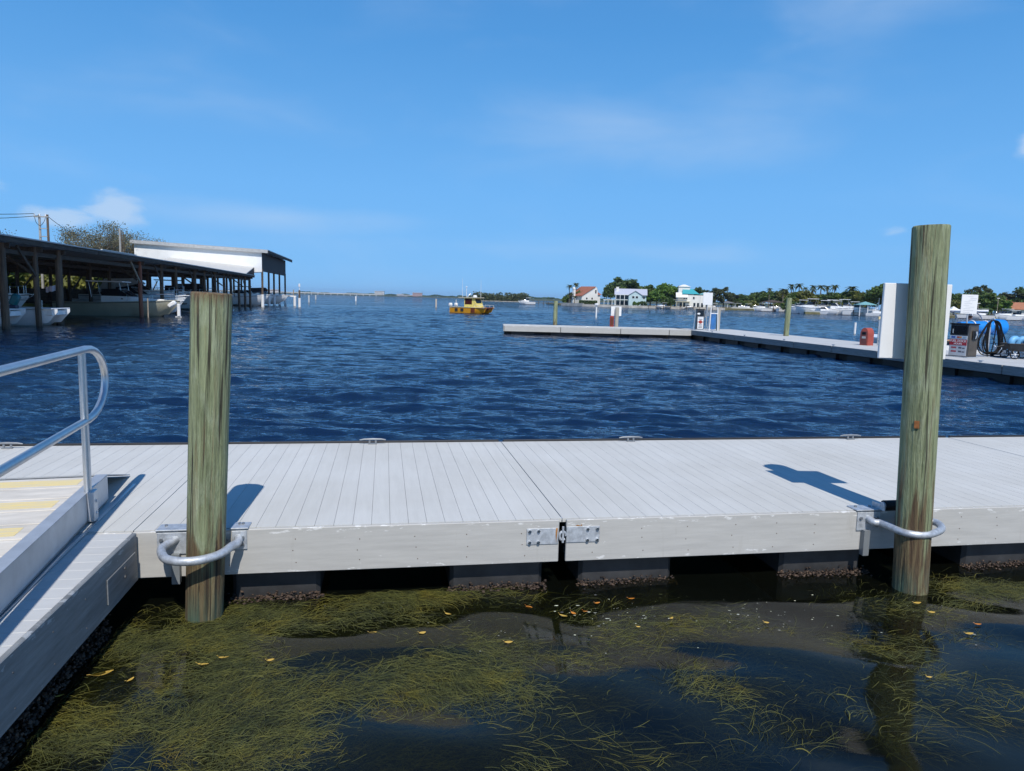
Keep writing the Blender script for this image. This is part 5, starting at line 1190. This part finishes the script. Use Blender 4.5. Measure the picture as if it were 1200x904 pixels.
def hip_roof(mb, x0, x1, y0, y1, ze, zr_, over=.6):
    x0 -= over; x1 += over; y0 -= over; y1 += over; d = min((x1-x0), (y1-y0))/2; ym = (y0+y1)/2
    mb.add([(x0,y0,ze),(x1,y0,ze),(x1,y1,ze),(x0,y1,ze),(x0+d,ym,zr_),(x1-d,ym,zr_)], [(3,2,1,0),(0,1,5,4),(1,2,5),(2,3,4,5),(3,0,4)])
def win(root, x, z, w, h, y=-.02, frame=WHITE):
    s = MB(); s.box(x-w/2-.1, x+w/2+.1, y-.06, y, z-.1, z+h+.1); f = s.build('window', frame, root); s = MB(); s.box(x-w/2, x+w/2, y-.09, y-.061, z, z+h); s.build('pane', DARKGLASS, f); return f
STUC = mat('white_stucco', (.76,.75,.71), .8, var=.05, scale=.5); TILE = mat('red_roof_tiles', (.33,.12,.07), .8, var=.25, scale=1.5, stretch=(1,5,1)); TEALR = mat('teal_metal_roof', (.05,.36,.40), .5, var=.1); LAV = mat('pale_grey_metal_roof', (.44,.46,.54), .5, var=.08); PBLUE = mat('pale_blue_siding', (.46,.60,.63), .7, var=.06)
SX = .385
def hb(px, Y, z=.75): return far(px, Y, z)
# white stucco house with red roof
t = thing('red_roofed_house', hb(690.5, 333), 'white stucco house with a steep red roof and round topped gable window', 'house', None, R(38))
s = MB(); s.prof_y([(-4.6, 0), (5.4, 0), (5.4, 6.0), (4.6, 8.0), (3.4, 8.0), (-4.6, 4.0)], 0, 9); s.build('wall', STUC, t)
s = MB(); s.prof_y([(-5.2, 3.72), (3.5, 8.07), (3.5, 8.42), (-5.2, 4.07)], -.35, 9.4); r_ = s.build('roof', TILE, t)
s = MB(); s.prof_y([(3.52, 8.40), (5.0, 8.0), (5.9, 5.9), (5.7, 5.8), (4.7, 7.9), (3.52, 8.05)], .3, 9.4); s.build('right_roof', TILE, t)
s = MB(); s.box(5.42, 11.5, 4.5, 10, 0, 4.6); s.build('rear_wing', STUC, t); s = MB(); hip_roof(s, 4.6, 11.5, 4.5, 11, 4.65, 8.2); s.build('rear_roof', TILE, t)
s = MB(); s.box(-6.6, -5.6, 3.4, 4.4, 0, 7.0); s.blob((-6.1, 3.9, 7.1), .75, 2, 0); s.build('chimney', STUC, t)
for x, z in ((-1.6, 2.8), (1.8, 2.8)): s = MB(); s.tube([(x, -.01, z), (x, -.07, z)], .5, 6); s.build('window', DARKGLASS, t)
win(t, 4.0, 5.3, .8, 1.5); win(t, 8, 2.2, 1.6, 1.4, 4.48)
t = thing('garden_hedge', hb(688, 325), 'clipped dark green hedge below the white stucco house', 'hedge', None, R(-6)); s = MB(); random.seed(5)
for _ in range(2200):
    p = Vector((random.uniform(-3.6, 4.6), random.uniform(0, 1.4), random.uniform(.1, 1.9))); a = Vector((random.gauss(0,1), random.gauss(0,1), random.gauss(0,1))).normalized()*.22; b = a.cross(Vector((random.gauss(0,1), random.gauss(0,1), 1))).normalized()*.14
    s.add([p-a, p+b, p+a, p-b], [(0,1,2,3)])
s.build('foliage', LEAFD, t); s = MB(); s.box(-3.5, 4.5, .3, 1.1, -.3, .6); s.build('stems', BARK, t)
# pale blue two storey house
t = thing('pale_blue_house', hb(740, 322), 'pale blue two storey house with a grey metal roof and dark porches', 'house', None, R(-8))
s = MB(); s.box(-7.2, 6.6, 2.5, 9, 0, 5.0); s.build('wall', PBLUE, t); s = MB(); gable_roof(s, -7.2, 6.6, 2.0, 9, 5.0, 7.4); rf = s.build('roof', LAV, t)
s = MB(); s.box(-6.9, -5.7, 3.5, 4.7, 5.4, 8.3); s.build('chimney', STUC, rf)
s = MB(); gable(s, -1.2, 4.6, 0, 6, 0, 4.8, 6.6, 'y'); s.build('gable_wing', PBLUE, t); s = MB(); gable_roof(s, -1.2, 4.6, 0, 5.2, 4.82, 6.62, 'y'); s.build('gable_roof', LAV, t)
s = MB(); s.box(-7.0, -1.25, .9, 2.48, 2.55, 2.75); s.box(-7.0, -1.25, .9, 2.48, 4.75, 4.95)
for x in (-7, -5.1, -3.2, -1.4): s.box(x, x+.22, .9, 1.1, 0, 4.9)
s.build('porch', WHITE, t)
for z in (.3, 2.9): s = MB(); s.box(-6.8, -1.4, 2.40, 2.49, z, z+1.7); s.build('porch_screen', DARKGLASS, t)
for x, z in ((.8, 3.4), (2.4, 3.4)): win(t, x, z, 1.0, .9)
win(t, 5.6, 3.2, .8, 1.0, 2.48)
s = MB(); s.box(-12.4, -7.25, 1.0, 5, 2.3, 2.55)
for x in (-12.2, -10.4, -8.6, -7.5): s.box(x, x+.2, 1.1, 1.3, 0, 2.29)
s.build('side_deck', WHITE, t)
# white house with teal roof
t = thing('teal_roofed_house', hb(812, 322), 'large white house with a bright teal roof and open lower deck', 'house', None, R(-8))
s = MB(); s.box(-6.5, 8.5, 2, 10, 0, 5.4); s.build('wall', STUC, t)
s = MB(); s.box(-5.2, .6, 3, 9, 5.41, 6.2); s.build('clerestory', STUC, t)
s = MB(); s.add([(-4.6,1.6,6.0),(3.0,1.6,5.9),(.4,5.5,8.2),(-4.2,5.5,8.3),(3.4,9,6),(-4.8,9,6)], [(0,1,2,3),(1,4,2),(4,5,3,2),(5,0,3),(0,5,4,1)]); s.build('teal_roof', TEALR, t)
s = MB(); s.box(-6.0, -1.0, 5, 9, 6.2, 9.2); s.build('upper_floor', STUC, t); s = MB(); hip_roof(s, -6.0, -1.0, 5, 9, 9.2, 10.2, .4); s.build('upper_roof', STUC, t)
s = MB(); gable_roof(s, -6.9, -2.4, 1.0, 5, 4.6, 6.3); s.build('porch_roof', STUC, t)
s = MB(); s.box(3.2, 9.5, 2.6, 9.6, 5.6, 5.8); hip_roof(s, 3.2, 8.6, 2.4, 9.6, 5.81, 7.0, .5); s.build('side_roof', mat('pale_teal_roof', (.20,.42,.42), .5), t)
s = MB(); s.box(-12.5, -1.2, .4, 3, 2.45, 2.65)
for x in (-12.3, -9.6, -7, -4.4, -1.5): s.box(x, x+.22, .5, .7, 0, 2.44)
s.box(-12.4, -1.2, .42, .5, 3.3, 3.4); s.build('deck', mat('cream_woodwork', (.62,.57,.42), .7), t)
for x in (-5, -3.5, 1, 2.6, 4.4, 6.4): s = MB(); s.box(x-.45, x+.45, 1.93, 1.995, .2, 2.0); s.build('lower_opening', DARKGLASS, t)
for x in (-3.6, -2.6, .6): win(t, x, 3.7, .7, 1.0, 1.98)
win(t, 6.2, 3.2, 1.8, 1.7, 1.98)
s = MB(); s.box(3.4, 3.65, 1.7, 1.95, 0, 5.2); s.build('column', WHITE, t)
# palm shelter, boathouses
def boathouse(px, Y, w, d, h, label, roofm, boat=True, lift=0):
    t = thing('boathouse', far(px, Y, 0), label, 'boathouse', None, R(-12)); s = MB(); hip_roof(s, -w/2, w/2, 0, d, h, h+1.1, .5); s.build('roof', roofm, t)
    for x in (-w/2, 0, w/2):
        for y in (.1, d-.1): s = MB(); s.tube([(x, y, -2), (x, y, h+.02)], .14, 6); s.build('post', WHITE if roofm is not SHEDW else POSTW, t)
    s = MB(); s.box(-w/2-.6, w/2+.6, d-1.6, d, .75, .95); s.build('walkway', PALEW, t)
boathouse(853, 352, 7.2, 7, 3.1, 'grey roofed boathouse right of the corner fuel pump', mat('grey_shingles', (.16,.17,.19), .8)); boathouse(907, 300, 8.2, 8, 3.8, 'dark flat roofed boathouse left of the tall green pile', SHEDW)
boathouse(1018, 226, 4.6, 7, 3.4, 'pale teal roofed boathouse beside the blank white board', mat('pale_teal_roof', (.20,.42,.42), .5))
# red tiled houses at the right
t = thing('tiled_house', far(1179, 262, .7), 'white house with a small tiled hip roof among trees at the right edge', 'house', None, R(-20)); s = MB(); s.box(-2.2, 2.2, 0, 5, 0, 5.0); s.build('wall', STUC, t); s = MB(); hip_roof(s, -2.2, 2.2, 0, 5, 5.0, 6.9, .5); s.build('roof', TILE, t); win(t, .4, 2.6, 1, 1.2)
t = thing('tiled_house', far(1204, 256, .7), 'wide low house with a broad orange tiled roof cut by the right edge', 'house', None, R(-20)); s = MB(); s.box(-7, 9, 0, 9, 0, 2.6); s.build('wall', STUC, t); s = MB(); hip_roof(s, -7, 9, 0, 9, 2.62, 5.2, .9); s.build('roof', mat('orange_roof_tiles', (.40,.17,.09), .8, var=.2, scale=1.2, stretch=(1,5,1)), t)
for x in (-5, -2, 1.5, 5): win(t, x, .7, 1.4, 1.4)
t = thing('garden_tent', far(1121.5, 240, .7), 'small white peaked canopy by the shore left of the notice board', 'canopy'); s = MB(); s.add([(-1.4,0,1.9),(1.4,0,1.9),(1.4,2.8,1.9),(-1.4,2.8,1.9),(0,1.4,3.1)], [(3,2,1,0),(0,1,4),(1,2,4),(2,3,4),(3,0,4)]); s.build('roof', WHITE, t); s = MB()
for x in (-1.3, 1.3): s.cyl(x, .1, 0, 1.9, .05, 6); s.cyl(x, 2.7, 0, 1.9, .05, 6)
s.build('legs', ALU, t)

# ------------------------------------------------------------------ trees (photo bearing, distance, height, width)
random.seed(21)
IG, RG = 'trees on the island', 'trees along the right shore'
for i, (px, Y, h, w, m, kind, lb) in enumerate([
    (729, 372, 13.6, 15.5, LEAFD, 'broad', 'tallest dark domed tree behind the pale blue house'), (716, 365, 9.5, 8, LEAFD, 'broad', 'dark tree rising between the red roof and the pale blue house'),
    (744, 375, 10.2, 9, LEAFD, 'broad', 'dark tree just right of the tallest dome'), (762, 352, 9.8, 10.5, LEAFM, 'broad', 'green tree right of the pale blue house roof'),
    (778, 340, 10.4, 11.5, LEAFB, 'broad', 'bright green spreading tree in the middle of the island'), (770, 326, 6.2, 8, LEAFB, 'broad', 'low bright tree at the island shore'), (791, 338, 9.2, 9, LEAFB, 'broad', 'bright green tree touching the teal roofed house'), (757, 328, 4.8, 6, LEAFD, 'broad', 'small dark tree at the corner of the pale blue house'),
    (783, 322, 4.0, 6, LEAFD, 'bush', 'dark shrubs beneath the bright island trees'), (745, 316, 2.0, 3, LEAFB, 'bush', 'round bright bush in front of the pale blue house'), (753, 316, 2.2, 3.4, LEAFD, 'bush', 'dark round bush at the right of the pale blue house'),
    (838, 352, 9.6, 8.5, PINEL, 'pine', 'dark feathery tree right of the teal roofed house'), (848, 356, 10.4, 8, PINEL, 'pine', 'tallest dark feathery tree right of the blank board'), (829, 366, 9.0, 7.5, PINEL, 'pine', 'dark feathery tree behind the blank board'), (820, 378, 9.5, 8, LEAFD, 'broad', 'dark tree behind the teal roof'),
    (858, 362, 8.0, 7, PINEL, 'pine', 'shorter dark feathery tree above the grey boathouse'), (868, 400, 7.4, 9, LEAFD, 'broad', 'dark tree right of the grey boathouse'), (879, 410, 7.0, 9, LEAFM, 'broad', 'green tree in the gap right of the island'), (866, 372, 4.2, 8, LEAFM, 'bush', 'leafy shrub at the island point'), (876, 396, 4.0, 9, LEAFY, 'bush', 'yellow green mangrove at the island point'), (886, 400, 4.2, 9, LEAFY, 'bush', 'yellow green mangrove right of the island point'),
    (672, 338, 5.6, 5, LEAFG, 'broad', 'greyish tree under the palms left of the red roof'), (679, 336, 6.2, 5, LEAFM, 'broad', 'green tree between the palms and the red roof'), (665, 338, 4.6, 4.6, LEAFM, 'bush', 'shrub at the island left end')]):
    tree(kind, 1+i % 3, far(px, Y, .6), h, w, lb, m, IG, {'broad': 'broadleaf_tree', 'bush': 'shrub', 'pine': 'pine_tree'}[kind])
for i, (px, Y, h, w, m, kind, lb) in enumerate([
    (893, 420, 9.5, 12, LEAFD, 'broad', 'dark tree at the left end of the right shore'), (903, 400, 9.2, 11, LEAFM, 'broad', 'tree behind the dark flat roofed boathouse'), (914, 345, 8.2, 9, LEAFD, 'broad', 'dark tree right behind the dark boathouse'), (923, 330, 8.6, 8, LEAFY, 'broad', 'yellow green tree at the tall green pile'),
    (934, 300, 7.4, 9, LEAFM, 'broad', 'tree just right of the tall green pile'), (945, 296, 7.6, 9, LEAFY, 'broad', 'yellow green tree under the leftmost shore palms'), (955, 300, 7.2, 9, LEAFM, 'broad', 'green tree beneath the pair of shore palms'), (965, 300, 6.6, 8, LEAFY, 'broad', 'pale green tree under the middle shore palms'), (976, 290, 7.0, 9, LEAFD, 'broad', 'dark tree beneath the right hand shore palms'),
    (987, 285, 7.6, 9, LEAFM, 'broad', 'green tree above the white boats'), (997, 280, 8.4, 9, LEAFD, 'broad', 'taller dark tree above the white boats'), (1007, 276, 7.4, 9, LEAFY, 'broad', 'yellow green tree left of the sail mast'), (1017, 280, 6.6, 8, LEAFM, 'broad', 'green tree behind the sail mast'), (1034, 268, 10.2, 9.5, LEAFM, 'broad', 'big round tree left of the blank white board'), (1046, 270, 9.4, 9, LEAFD, 'broad', 'dark tree behind the blank white board'),
    (1064, 268, 8.6, 9, LEAFM, 'broad', 'tree hidden partly by the tall pile'), (1082, 266, 8.6, 9, LEAFD, 'broad', 'dark tree behind the tall pile'), (1098, 262, 8.2, 9, LEAFD, 'broad', 'dark tree just right of the tall pile'), (1113, 262, 7.8, 9, LEAFD, 'broad', 'dark tree left of the notice board'), (1119, 250, 5.2, 6, LEAFY, 'broad', 'pale bushy tree above the white canopy'), (1132, 262, 7.4, 9, LEAFM, 'broad', 'tree behind the notice board'),
    (1146, 276, 11.6, 9, PINEL, 'pine', 'tall dark tree right of the notice board'), (1152, 262, 8.4, 8, LEAFD, 'broad', 'dark tree below the tall one right of the notice board'), (1164, 256, 7.6, 9.5, LEAFM, 'broad', 'rounded green tree left of the tiled houses'), (1172, 254, 6.0, 7, LEAFB, 'broad', 'green tree touching the small tiled house'), (1190, 290, 10.6, 11, PINEL, 'pine', 'tall dark tree behind the tiled roofs'), (1206, 290, 11.0, 12, LEAFD, 'broad', 'dark tree over the right edge'), (1180, 296, 9.2, 9, PINEL, 'pine', 'dark tree above the small tiled house'), (1225, 270, 9, 11, LEAFM, 'broad', 'tree beyond the wide tiled house'),
    (938, 262, 3.2, 7, LEAFD, 'bush', 'dark shrub at the water right of the tall green pile'), (930, 290, 3.4, 8, LEAFM, 'bush', 'green shrub at the foot of the tall green pile'), (950, 258, 3.0, 7, LEAFY, 'bush', 'yellow green shrub left of the white boats'), (980, 252, 3.4, 7, LEAFY, 'bush', 'yellow green shrub behind the white boats'), (1000, 250, 3.2, 7, LEAFY, 'bush', 'pale shrub near the sail mast'), (920, 320, 3.6, 8, LEAFY, 'bush', 'yellow green shrub beside the dark boathouse'), (1102, 246, 3.4, 7, LEAFY, 'bush', 'pale shrub right of the tall pile'), (1150, 244, 3.2, 7, LEAFM, 'bush', 'green shrub under the notice board right side')]):
    tree(kind, 1+i % 3, far(px, Y, .6), h, w, lb, m, RG, {'broad': 'broadleaf_tree', 'bush': 'shrub', 'pine': 'pine_tree'}[kind])
for px, Y, h, cs, lb in [(667, 336, 9.2, 1.0, 'left of two tall palms at the island end'), (674.5, 340, 10.4, 1.0, 'taller right palm at the island end'), (668, 330, 5.2, 1.2, 'short shaggy palm under the tall island palms'), (673, 328, 4.0, 1.1, 'lowest palm at the island end'), (798, 334, 8.9, 1.25, 'palm left of the teal roof'), (815, 326, 5.4, 1.1, 'short palm right of the teal roof'), (811, 340, 8.6, 1.0, 'dark palm above the teal roof')]:
    palm(far(px, Y, .6), h, lb, 'palms on the island', cs)
for px, Y, h, cs, lb in [(901, 330, 10.0, .9, 'lone palm above the dark boathouse'), (927, 305, 11.2, 1.05, 'palm just right of the tall green pile'), (935.5, 300, 11.4, 1.15, 'shaggy palm second from the tall green pile'), (943, 310, 10.4, .8, 'small palm third from the tall green pile'), (951.5, 300, 10.9, .95, 'palm in the middle of the shore row, left one'), (952.5, 296, 9.2, .9, 'shorter palm leaning by the middle shore palm'), (961, 300, 11.0, 1.3, 'broad headed palm in the shore row'), (968.5, 306, 10.9, .85, 'slender palm right of the broad headed palm'), (977.5, 300, 11.4, 1.15, 'rightmost palm of the shore row'), (997, 280, 10.2, 1.5, 'bushy palm standing out of the dark trees above the white boats'), (917, 320, 9.6, 1.5, 'spreading palm beside the tall green pile')]:
    palm(far(px, Y, .6), h, lb, 'palms along the right shore', cs)
# sparse tree, bank and bushes behind the left shed
def sparse_tree(loc, h, w, label, seed):
    r_ = random.Random(seed); t = thing('sparse_tree', loc, label, 'tree', 'thin trees behind the boat shed'); tr = MB(); lf = MB()
    def grow(p, d, ln, r, lv):
        q = p+d*ln; mid = p+d*ln*.5+Vector((r_.gauss(0,.05), r_.gauss(0,.05), 0))*ln; tr.tube([p, mid, q], [r, r*.8, r*.6], 5)
        if lv == 0:
            for _ in range(24):
                c = q+Vector((r_.gauss(0,.55), r_.gauss(0,.55), r_.gauss(0,.38))); a = Vector((r_.gauss(0,1), r_.gauss(0,1), r_.gauss(0,1))).normalized()*r_.uniform(.06,.13); b = a.cross(Vector((r_.gauss(0,1), r_.gauss(0,1), r_.gauss(0,1)))).normalized()*.07
                lf.add([c-a, c+b, c+a, c-b], [(0,1,2,3)])
            return
        for _ in range(3):
            dd = (d+Vector((r_.gauss(0,.55)*w, r_.gauss(0,.5)*w, r_.gauss(.05,.28)))).normalized(); grow(q, dd, ln*r_.uniform(.62,.85), r*.58, lv-1)
    grow(Vector((0,0,-.3)), Vector((0,0,1)), h*.34, h*.017, 5)
    tr.build('trunk', BARK, t); lf.build('crown', LEAFG, t)
sparse_tree(Vector((-63.0, 112, 1)), 10.8, .9, 'broad thin crowned tree showing above the shed roof', 3); sparse_tree(Vector((-68.0, 126, 1)), 10.4, 1.0, 'thin tree beside the white shed wall behind the roof', 9); sparse_tree(Vector((-64.5, 117, 1)), 9.4, .6, 'thin tree standing against the left end of the white shed', 31); sparse_tree(Vector((-66.5, 116, 1)), 8.0, .8, 'smaller thin tree left of the broad one above the shed roof', 14); sparse_tree(Vector((-64.5, 82, 1)), 8.8, .8, 'thin tree just showing at the left edge above the shed roof', 22)
for i in range(26):
    b_ = 24+i*3.7; tree('bush', 1+i % 3, dk(-38.5-random.uniform(0, 5), b_, .9), random.uniform(3.2, 4.6), random.uniform(5, 7), 'sunlit yellow green bush on the bank behind the dark shed', LEAFY if i % 3 else LEAFM, 'bushes on the bank behind the dark shed', 'shrub')
# utility poles and wires
up_ = thing('utility_pole', Vector((-49.0, 75.5, 1)), 'twin pole power structure with cross bracing above the shed roof', 'utility pole')
for x in (-.42, .42): s = MB(); s.tube([(x, 0, -.5), (x, 0, 8.75)], [.14, .11], 8); s.build('pole', mat('silvery_pole', (.34,.34,.33), .8) if x < 0 else POSTW, up_)
s = MB(); s.beam((-.9, -.12, 8.5), (.6, -.12, 8.5), .10, .12); s.build('crossarm', MC['silvery_pole'], up_)
for z in (7.3, 6.5): s = MB(); s.beam((-.42, -.12, z), (.42, -.12, z), .08); s.build('tie_bar', MC['silvery_pole'], up_)
s = MB()
for x in (-.85, -.3, .3): s.lathe([(.05, 0), (.08, .06), (.05, .12), (.07, .18), (.02, .24)], 8, (x, -.12, 8.56))
s.build('insulators', WHITE, up_)
s = MB(); s.tube(smooth_path([(-.85, -.1, 8.5), (-.7, -.1, 7.9), (-.3, -.1, 7.6), (.1, -.1, 8.0), (.3, -.1, 8.5)], 5), .025, 5); s.build('jumper_cable', RUBBER, up_)
u2 = thing('utility_pole', Vector((-59.4, 109, 1)), 'pale pole with a ladder rack standing among the thin trees', 'utility pole'); s = MB(); s.tube([(0,0,-.5), (0,0,10.3)], [.17, .13], 8); s.build('pole', MC['silvery_pole'], u2)
s = MB(); s.beam((.25, 0, 5), (.25, 0, 10), .07); s.beam((.55, 0, 5), (.55, 0, 9.8), .07)
for k in range(8): s.beam((.25, 0, 5.4+k*.55), (.55, 0, 5.4+k*.55), .05)
s.build('ladder_rack', POSTW, u2)
def wire(p, q, sag, label):
    p, q = Vector(p), Vector(q); pts = [p.lerp(q, i/14)-Vector((0,0,sag*4*(i/14)*(1-i/14))) for i in range(15)]; s = MB(); s.tube(pts, .03, 5); tag(s.build('power_line', RUBBER), label, 'wire')
wire((-48.7, 75.4, 9.75), (-60.5, 108.9, 9.9), 1.3, 'sagging wire running from the twin pole into the thin trees'); wire((-49.8, 75.3, 9.8), (-63, 60, 10.3), .9, 'upper wire leaving the twin pole to the left edge'); wire((-49.3, 75.3, 9.6), (-62, 60, 9.4), 1.0, 'lower wire leaving the twin pole to the left edge')

# ------------------------------------------------------------------ channel markers and far docks
def marker(p, h, r, label, m=WHITE, cap=None, band=None):
    t = thing('channel_marker', p, label, 'marker post', 'marker posts in the bay'); s = MB(); s.tube([(0,0,-1.5), (0,0,h if band is None else band)], r, 10); s.build('post', m, t)
    if band is not None: s = MB(); s.tube([(0,0,band+.01), (0,0,h)], r*.7, 8); s.build('upper_post', POSTW, t)
    if cap: s = MB(); s.lathe(cap, 10, (0,0,h)); s.build('cap', WHITE, t)
marker(at(351, 360), 2.9, .22, 'marker post with a tall white lamp and dark upper part beside the shed end', WHITE, [(.05,.0),(.05,.55),(.16,.56),(.16,1.0),(.05,1.1)], 1.55)
t = thing('mooring_dolphin', at(345.5, 358.5), 'white sleeved posts carrying a white arm at the shed end', 'mooring post'); s = MB(); s.tube([(0,0,-1.5),(0,0,1.7)], .25, 10); s.build('post', WHITE, t); s = MB(); s.beam((.3,0,1.75), (-2.4,0,1.9), .3, .25); s.build('arm', WHITE, t); s = MB(); s.tube([(-.25,.1,1.7),(-.25,.1,3.0)], .1, 8); s.build('upper_post', PALEW, t)
marker(at(362, 354.5), 1.9, .22, 'pale marker post just right of the lamp marker', mat('grey_white', (.5,.52,.52), .6)); marker(at(370, 351.2), 1.9, .3, 'faint marker post second right of the lamp marker', MC['grey_white']); marker(at(417, 353), 1.9, .28, 'lone white marker post between the short pile and the yellow boat')
marker(at(511, 360), 1.9, .2, 'pale marker post left of the yellow boat', mat('cream_post', (.55,.48,.40), .7)); marker(at(534.5, 355.5), 1.5, .2, 'faint far marker post behind the yellow boat', MC['grey_white'])
marker(at(698.5, 372.5), 1.75, .11, 'thin white pole topped by a flat white plate in front of the island', WHITE, [(.02,0),(.30,.02),(.30,.20),(.1,.28)]); marker(at(1001.5, 391), 1.0, .10, 'short thin white pole in the water left of the red locker')
def jetty(label, p, q, w=1.6, z=.95, rail=False):
    t = thing('jetty', p, label, 'jetty', 'private jetties along the shores'); d = q-p; ln = d.length; t.rotation_euler = (0, 0, math.atan2(d.y, d.x)); s = MB(); s.box(0, ln, 0, w, z-.15, z); s.build('deck', PALEW, t)
    x = .2
    while x < ln:
        s = MB(); s.tube([(x, -.1, -2), (x, -.1, z+random.uniform(.3, 1.0))], .13, 6); s.build('pile', PALEW if rail else POSTW, t); x += 3.2
    return t
jetty('pale jetty reaching left from the island palms', far(619, 352), far(659, 338)); jetty('dark jetty in front of the bright island trees', far(760, 306), far(792, 307)); jetty('jetty in front of the teal roofed house', far(797, 307), far(836, 312)); jetty('jetty with pale posts left of the white boats', far(938, 246), far(1010, 228)); jetty('jetty behind the fuel dock awning', far(1095, 226), far(1150, 222)); jetty('jetty with many posts below the tiled houses', far(1150, 219), far(1215, 206), 2.2, 1.1)
jetty('jetty beside the grey roofed boathouse', far(840, 338), far(868, 350)); jetty('jetty at the dark flat roofed boathouse', far(890, 330), far(925, 300))
WBG = 'white boats docked along the far shores'
proto = cruiser(far(950, 236, 0), R(-30), 'white cruiser docked first right of the tall green pile', 9.0, 3.0, GEL, WBG)
for px, Y, rz, sc_, lb in [(956, 240, 150, 1.0, 'white cruiser second in the row right of the tall green pile'), (962, 238, -40, 1.05, 'white cruiser third in the far row'), (968, 236, 140, 1.1, 'white cruiser in the middle of the far row, left one'), (975, 236, -35, 1.1, 'white cruiser in the middle of the far row, right one'), (982, 234, 145, 1.0, 'white cruiser fifth from the right end of the far row'), (989, 233, -30, .95, 'white cruiser nearest the open water in the far row'), (996, 236, 150, 1.0, 'white cruiser near the sail mast'), (1003, 233, -40, .8, 'small white cruiser left of the sail mast'), (858, 346, -20, .9, 'white boat under the grey roofed boathouse'), (846, 343, 160, .8, 'white boat left of the grey roofed boathouse'), (903, 300, -160, .95, 'white boat under the dark boathouse'), (893, 318, -20, 1.0, 'white boat left of the dark boathouse'), (884, 330, 200, .85, 'leftmost white boat on the right shore'), (912, 296, 10, .9, 'white boat right half under the dark boathouse'), (627, 349, 190, .9, 'small white boat on a lift at the left jetty'), (786, 309, 170, .7, 'low pale boat at the dark jetty'), (800, 311, -10, .6, 'small white boat by the teal roofed house'), (1104, 222, 200, .9, 'white boat just right of the tall pile at the far shore'), (1122, 224, -20, .9, 'white boat below the notice board at the far shore'), (1165, 212, 185, .85, 'white boat at the many posted jetty'), (1192, 206, 200, .9, 'white boat below the wide tiled roof'), (1178, 208, -10, .8, 'white boat between the two jetty boats at the right')]:
    c = copy_tree(proto); c.location = far(px, Y, .1); c.rotation_euler = (0, 0, R(rz)); c.scale = (sc_, sc_, sc_*(1.5 if 940 < px < 1010 else 1.15)); tag(c, lb, 'boat', WBG)
t = thing('sailing_boat', far(1016, 224, 0), 'sailing boat with a bare pale mast left of the blank white board', 'boat', None, R(-25)); hull_mb(7, 2.2, .9, 1.2).build('hull', GEL, t, True); s = MB(); s.tube([(3.4,0,.8), (3.4,0,5.6)], .07, 6); s.build('mast', ALU, t); s = MB(); s.tube([(3.3,0,1.9),(.6,0,1.8)], .09, 6); s.build('boom', ALU, t); s = MB(); s.box(2, 4.4, -.6, .6, 1.0, 1.5, .05); s.build('cabin', GEL, t)
for px, Y, lb in [(1170, 250, 'slim pale lamp pole left of the tiled houses'), (1147.5, 244, 'short white street lamp right of the notice board')]:
    t = thing('lamp_post', far(px, Y, .7), lb, 'lamp post'); s = MB(); s.tube([(0,0,0), (0,0,6.2 if px > 1160 else 4.2)], .09, 6); s.build('post', PALEW, t); s = MB(); s.box(-.5, .5, -.15, .15, 6.2 if px > 1160 else 4.2, 6.4 if px > 1160 else 4.4); s.build('lamp_head', WHITE, t)

# ------------------------------------------------------------------ air
hz = MB(); hz.box(-7000, 7000, -60, 9200, -3, 60); o = hz.build('haze', []); o['kind'] = 'stuff'; o['label'] = 'thin sea haze over the whole bay'
m = bpy.data.materials.new('sea_haze'); m.use_nodes = True; nt = m.node_tree; nt.nodes.clear()
pv = N(nt, 'ShaderNodeVolumePrincipled', Density=.00007, Anisotropy=.2); pv.inputs['Color'].default_value = (.62, .78, 1, 1)
mo = nt.nodes.new('ShaderNodeOutputMaterial'); L(nt, pv.outputs[0], mo.inputs['Volume']); o.data.materials.append(m)
sc.cycles.use_denoising = True
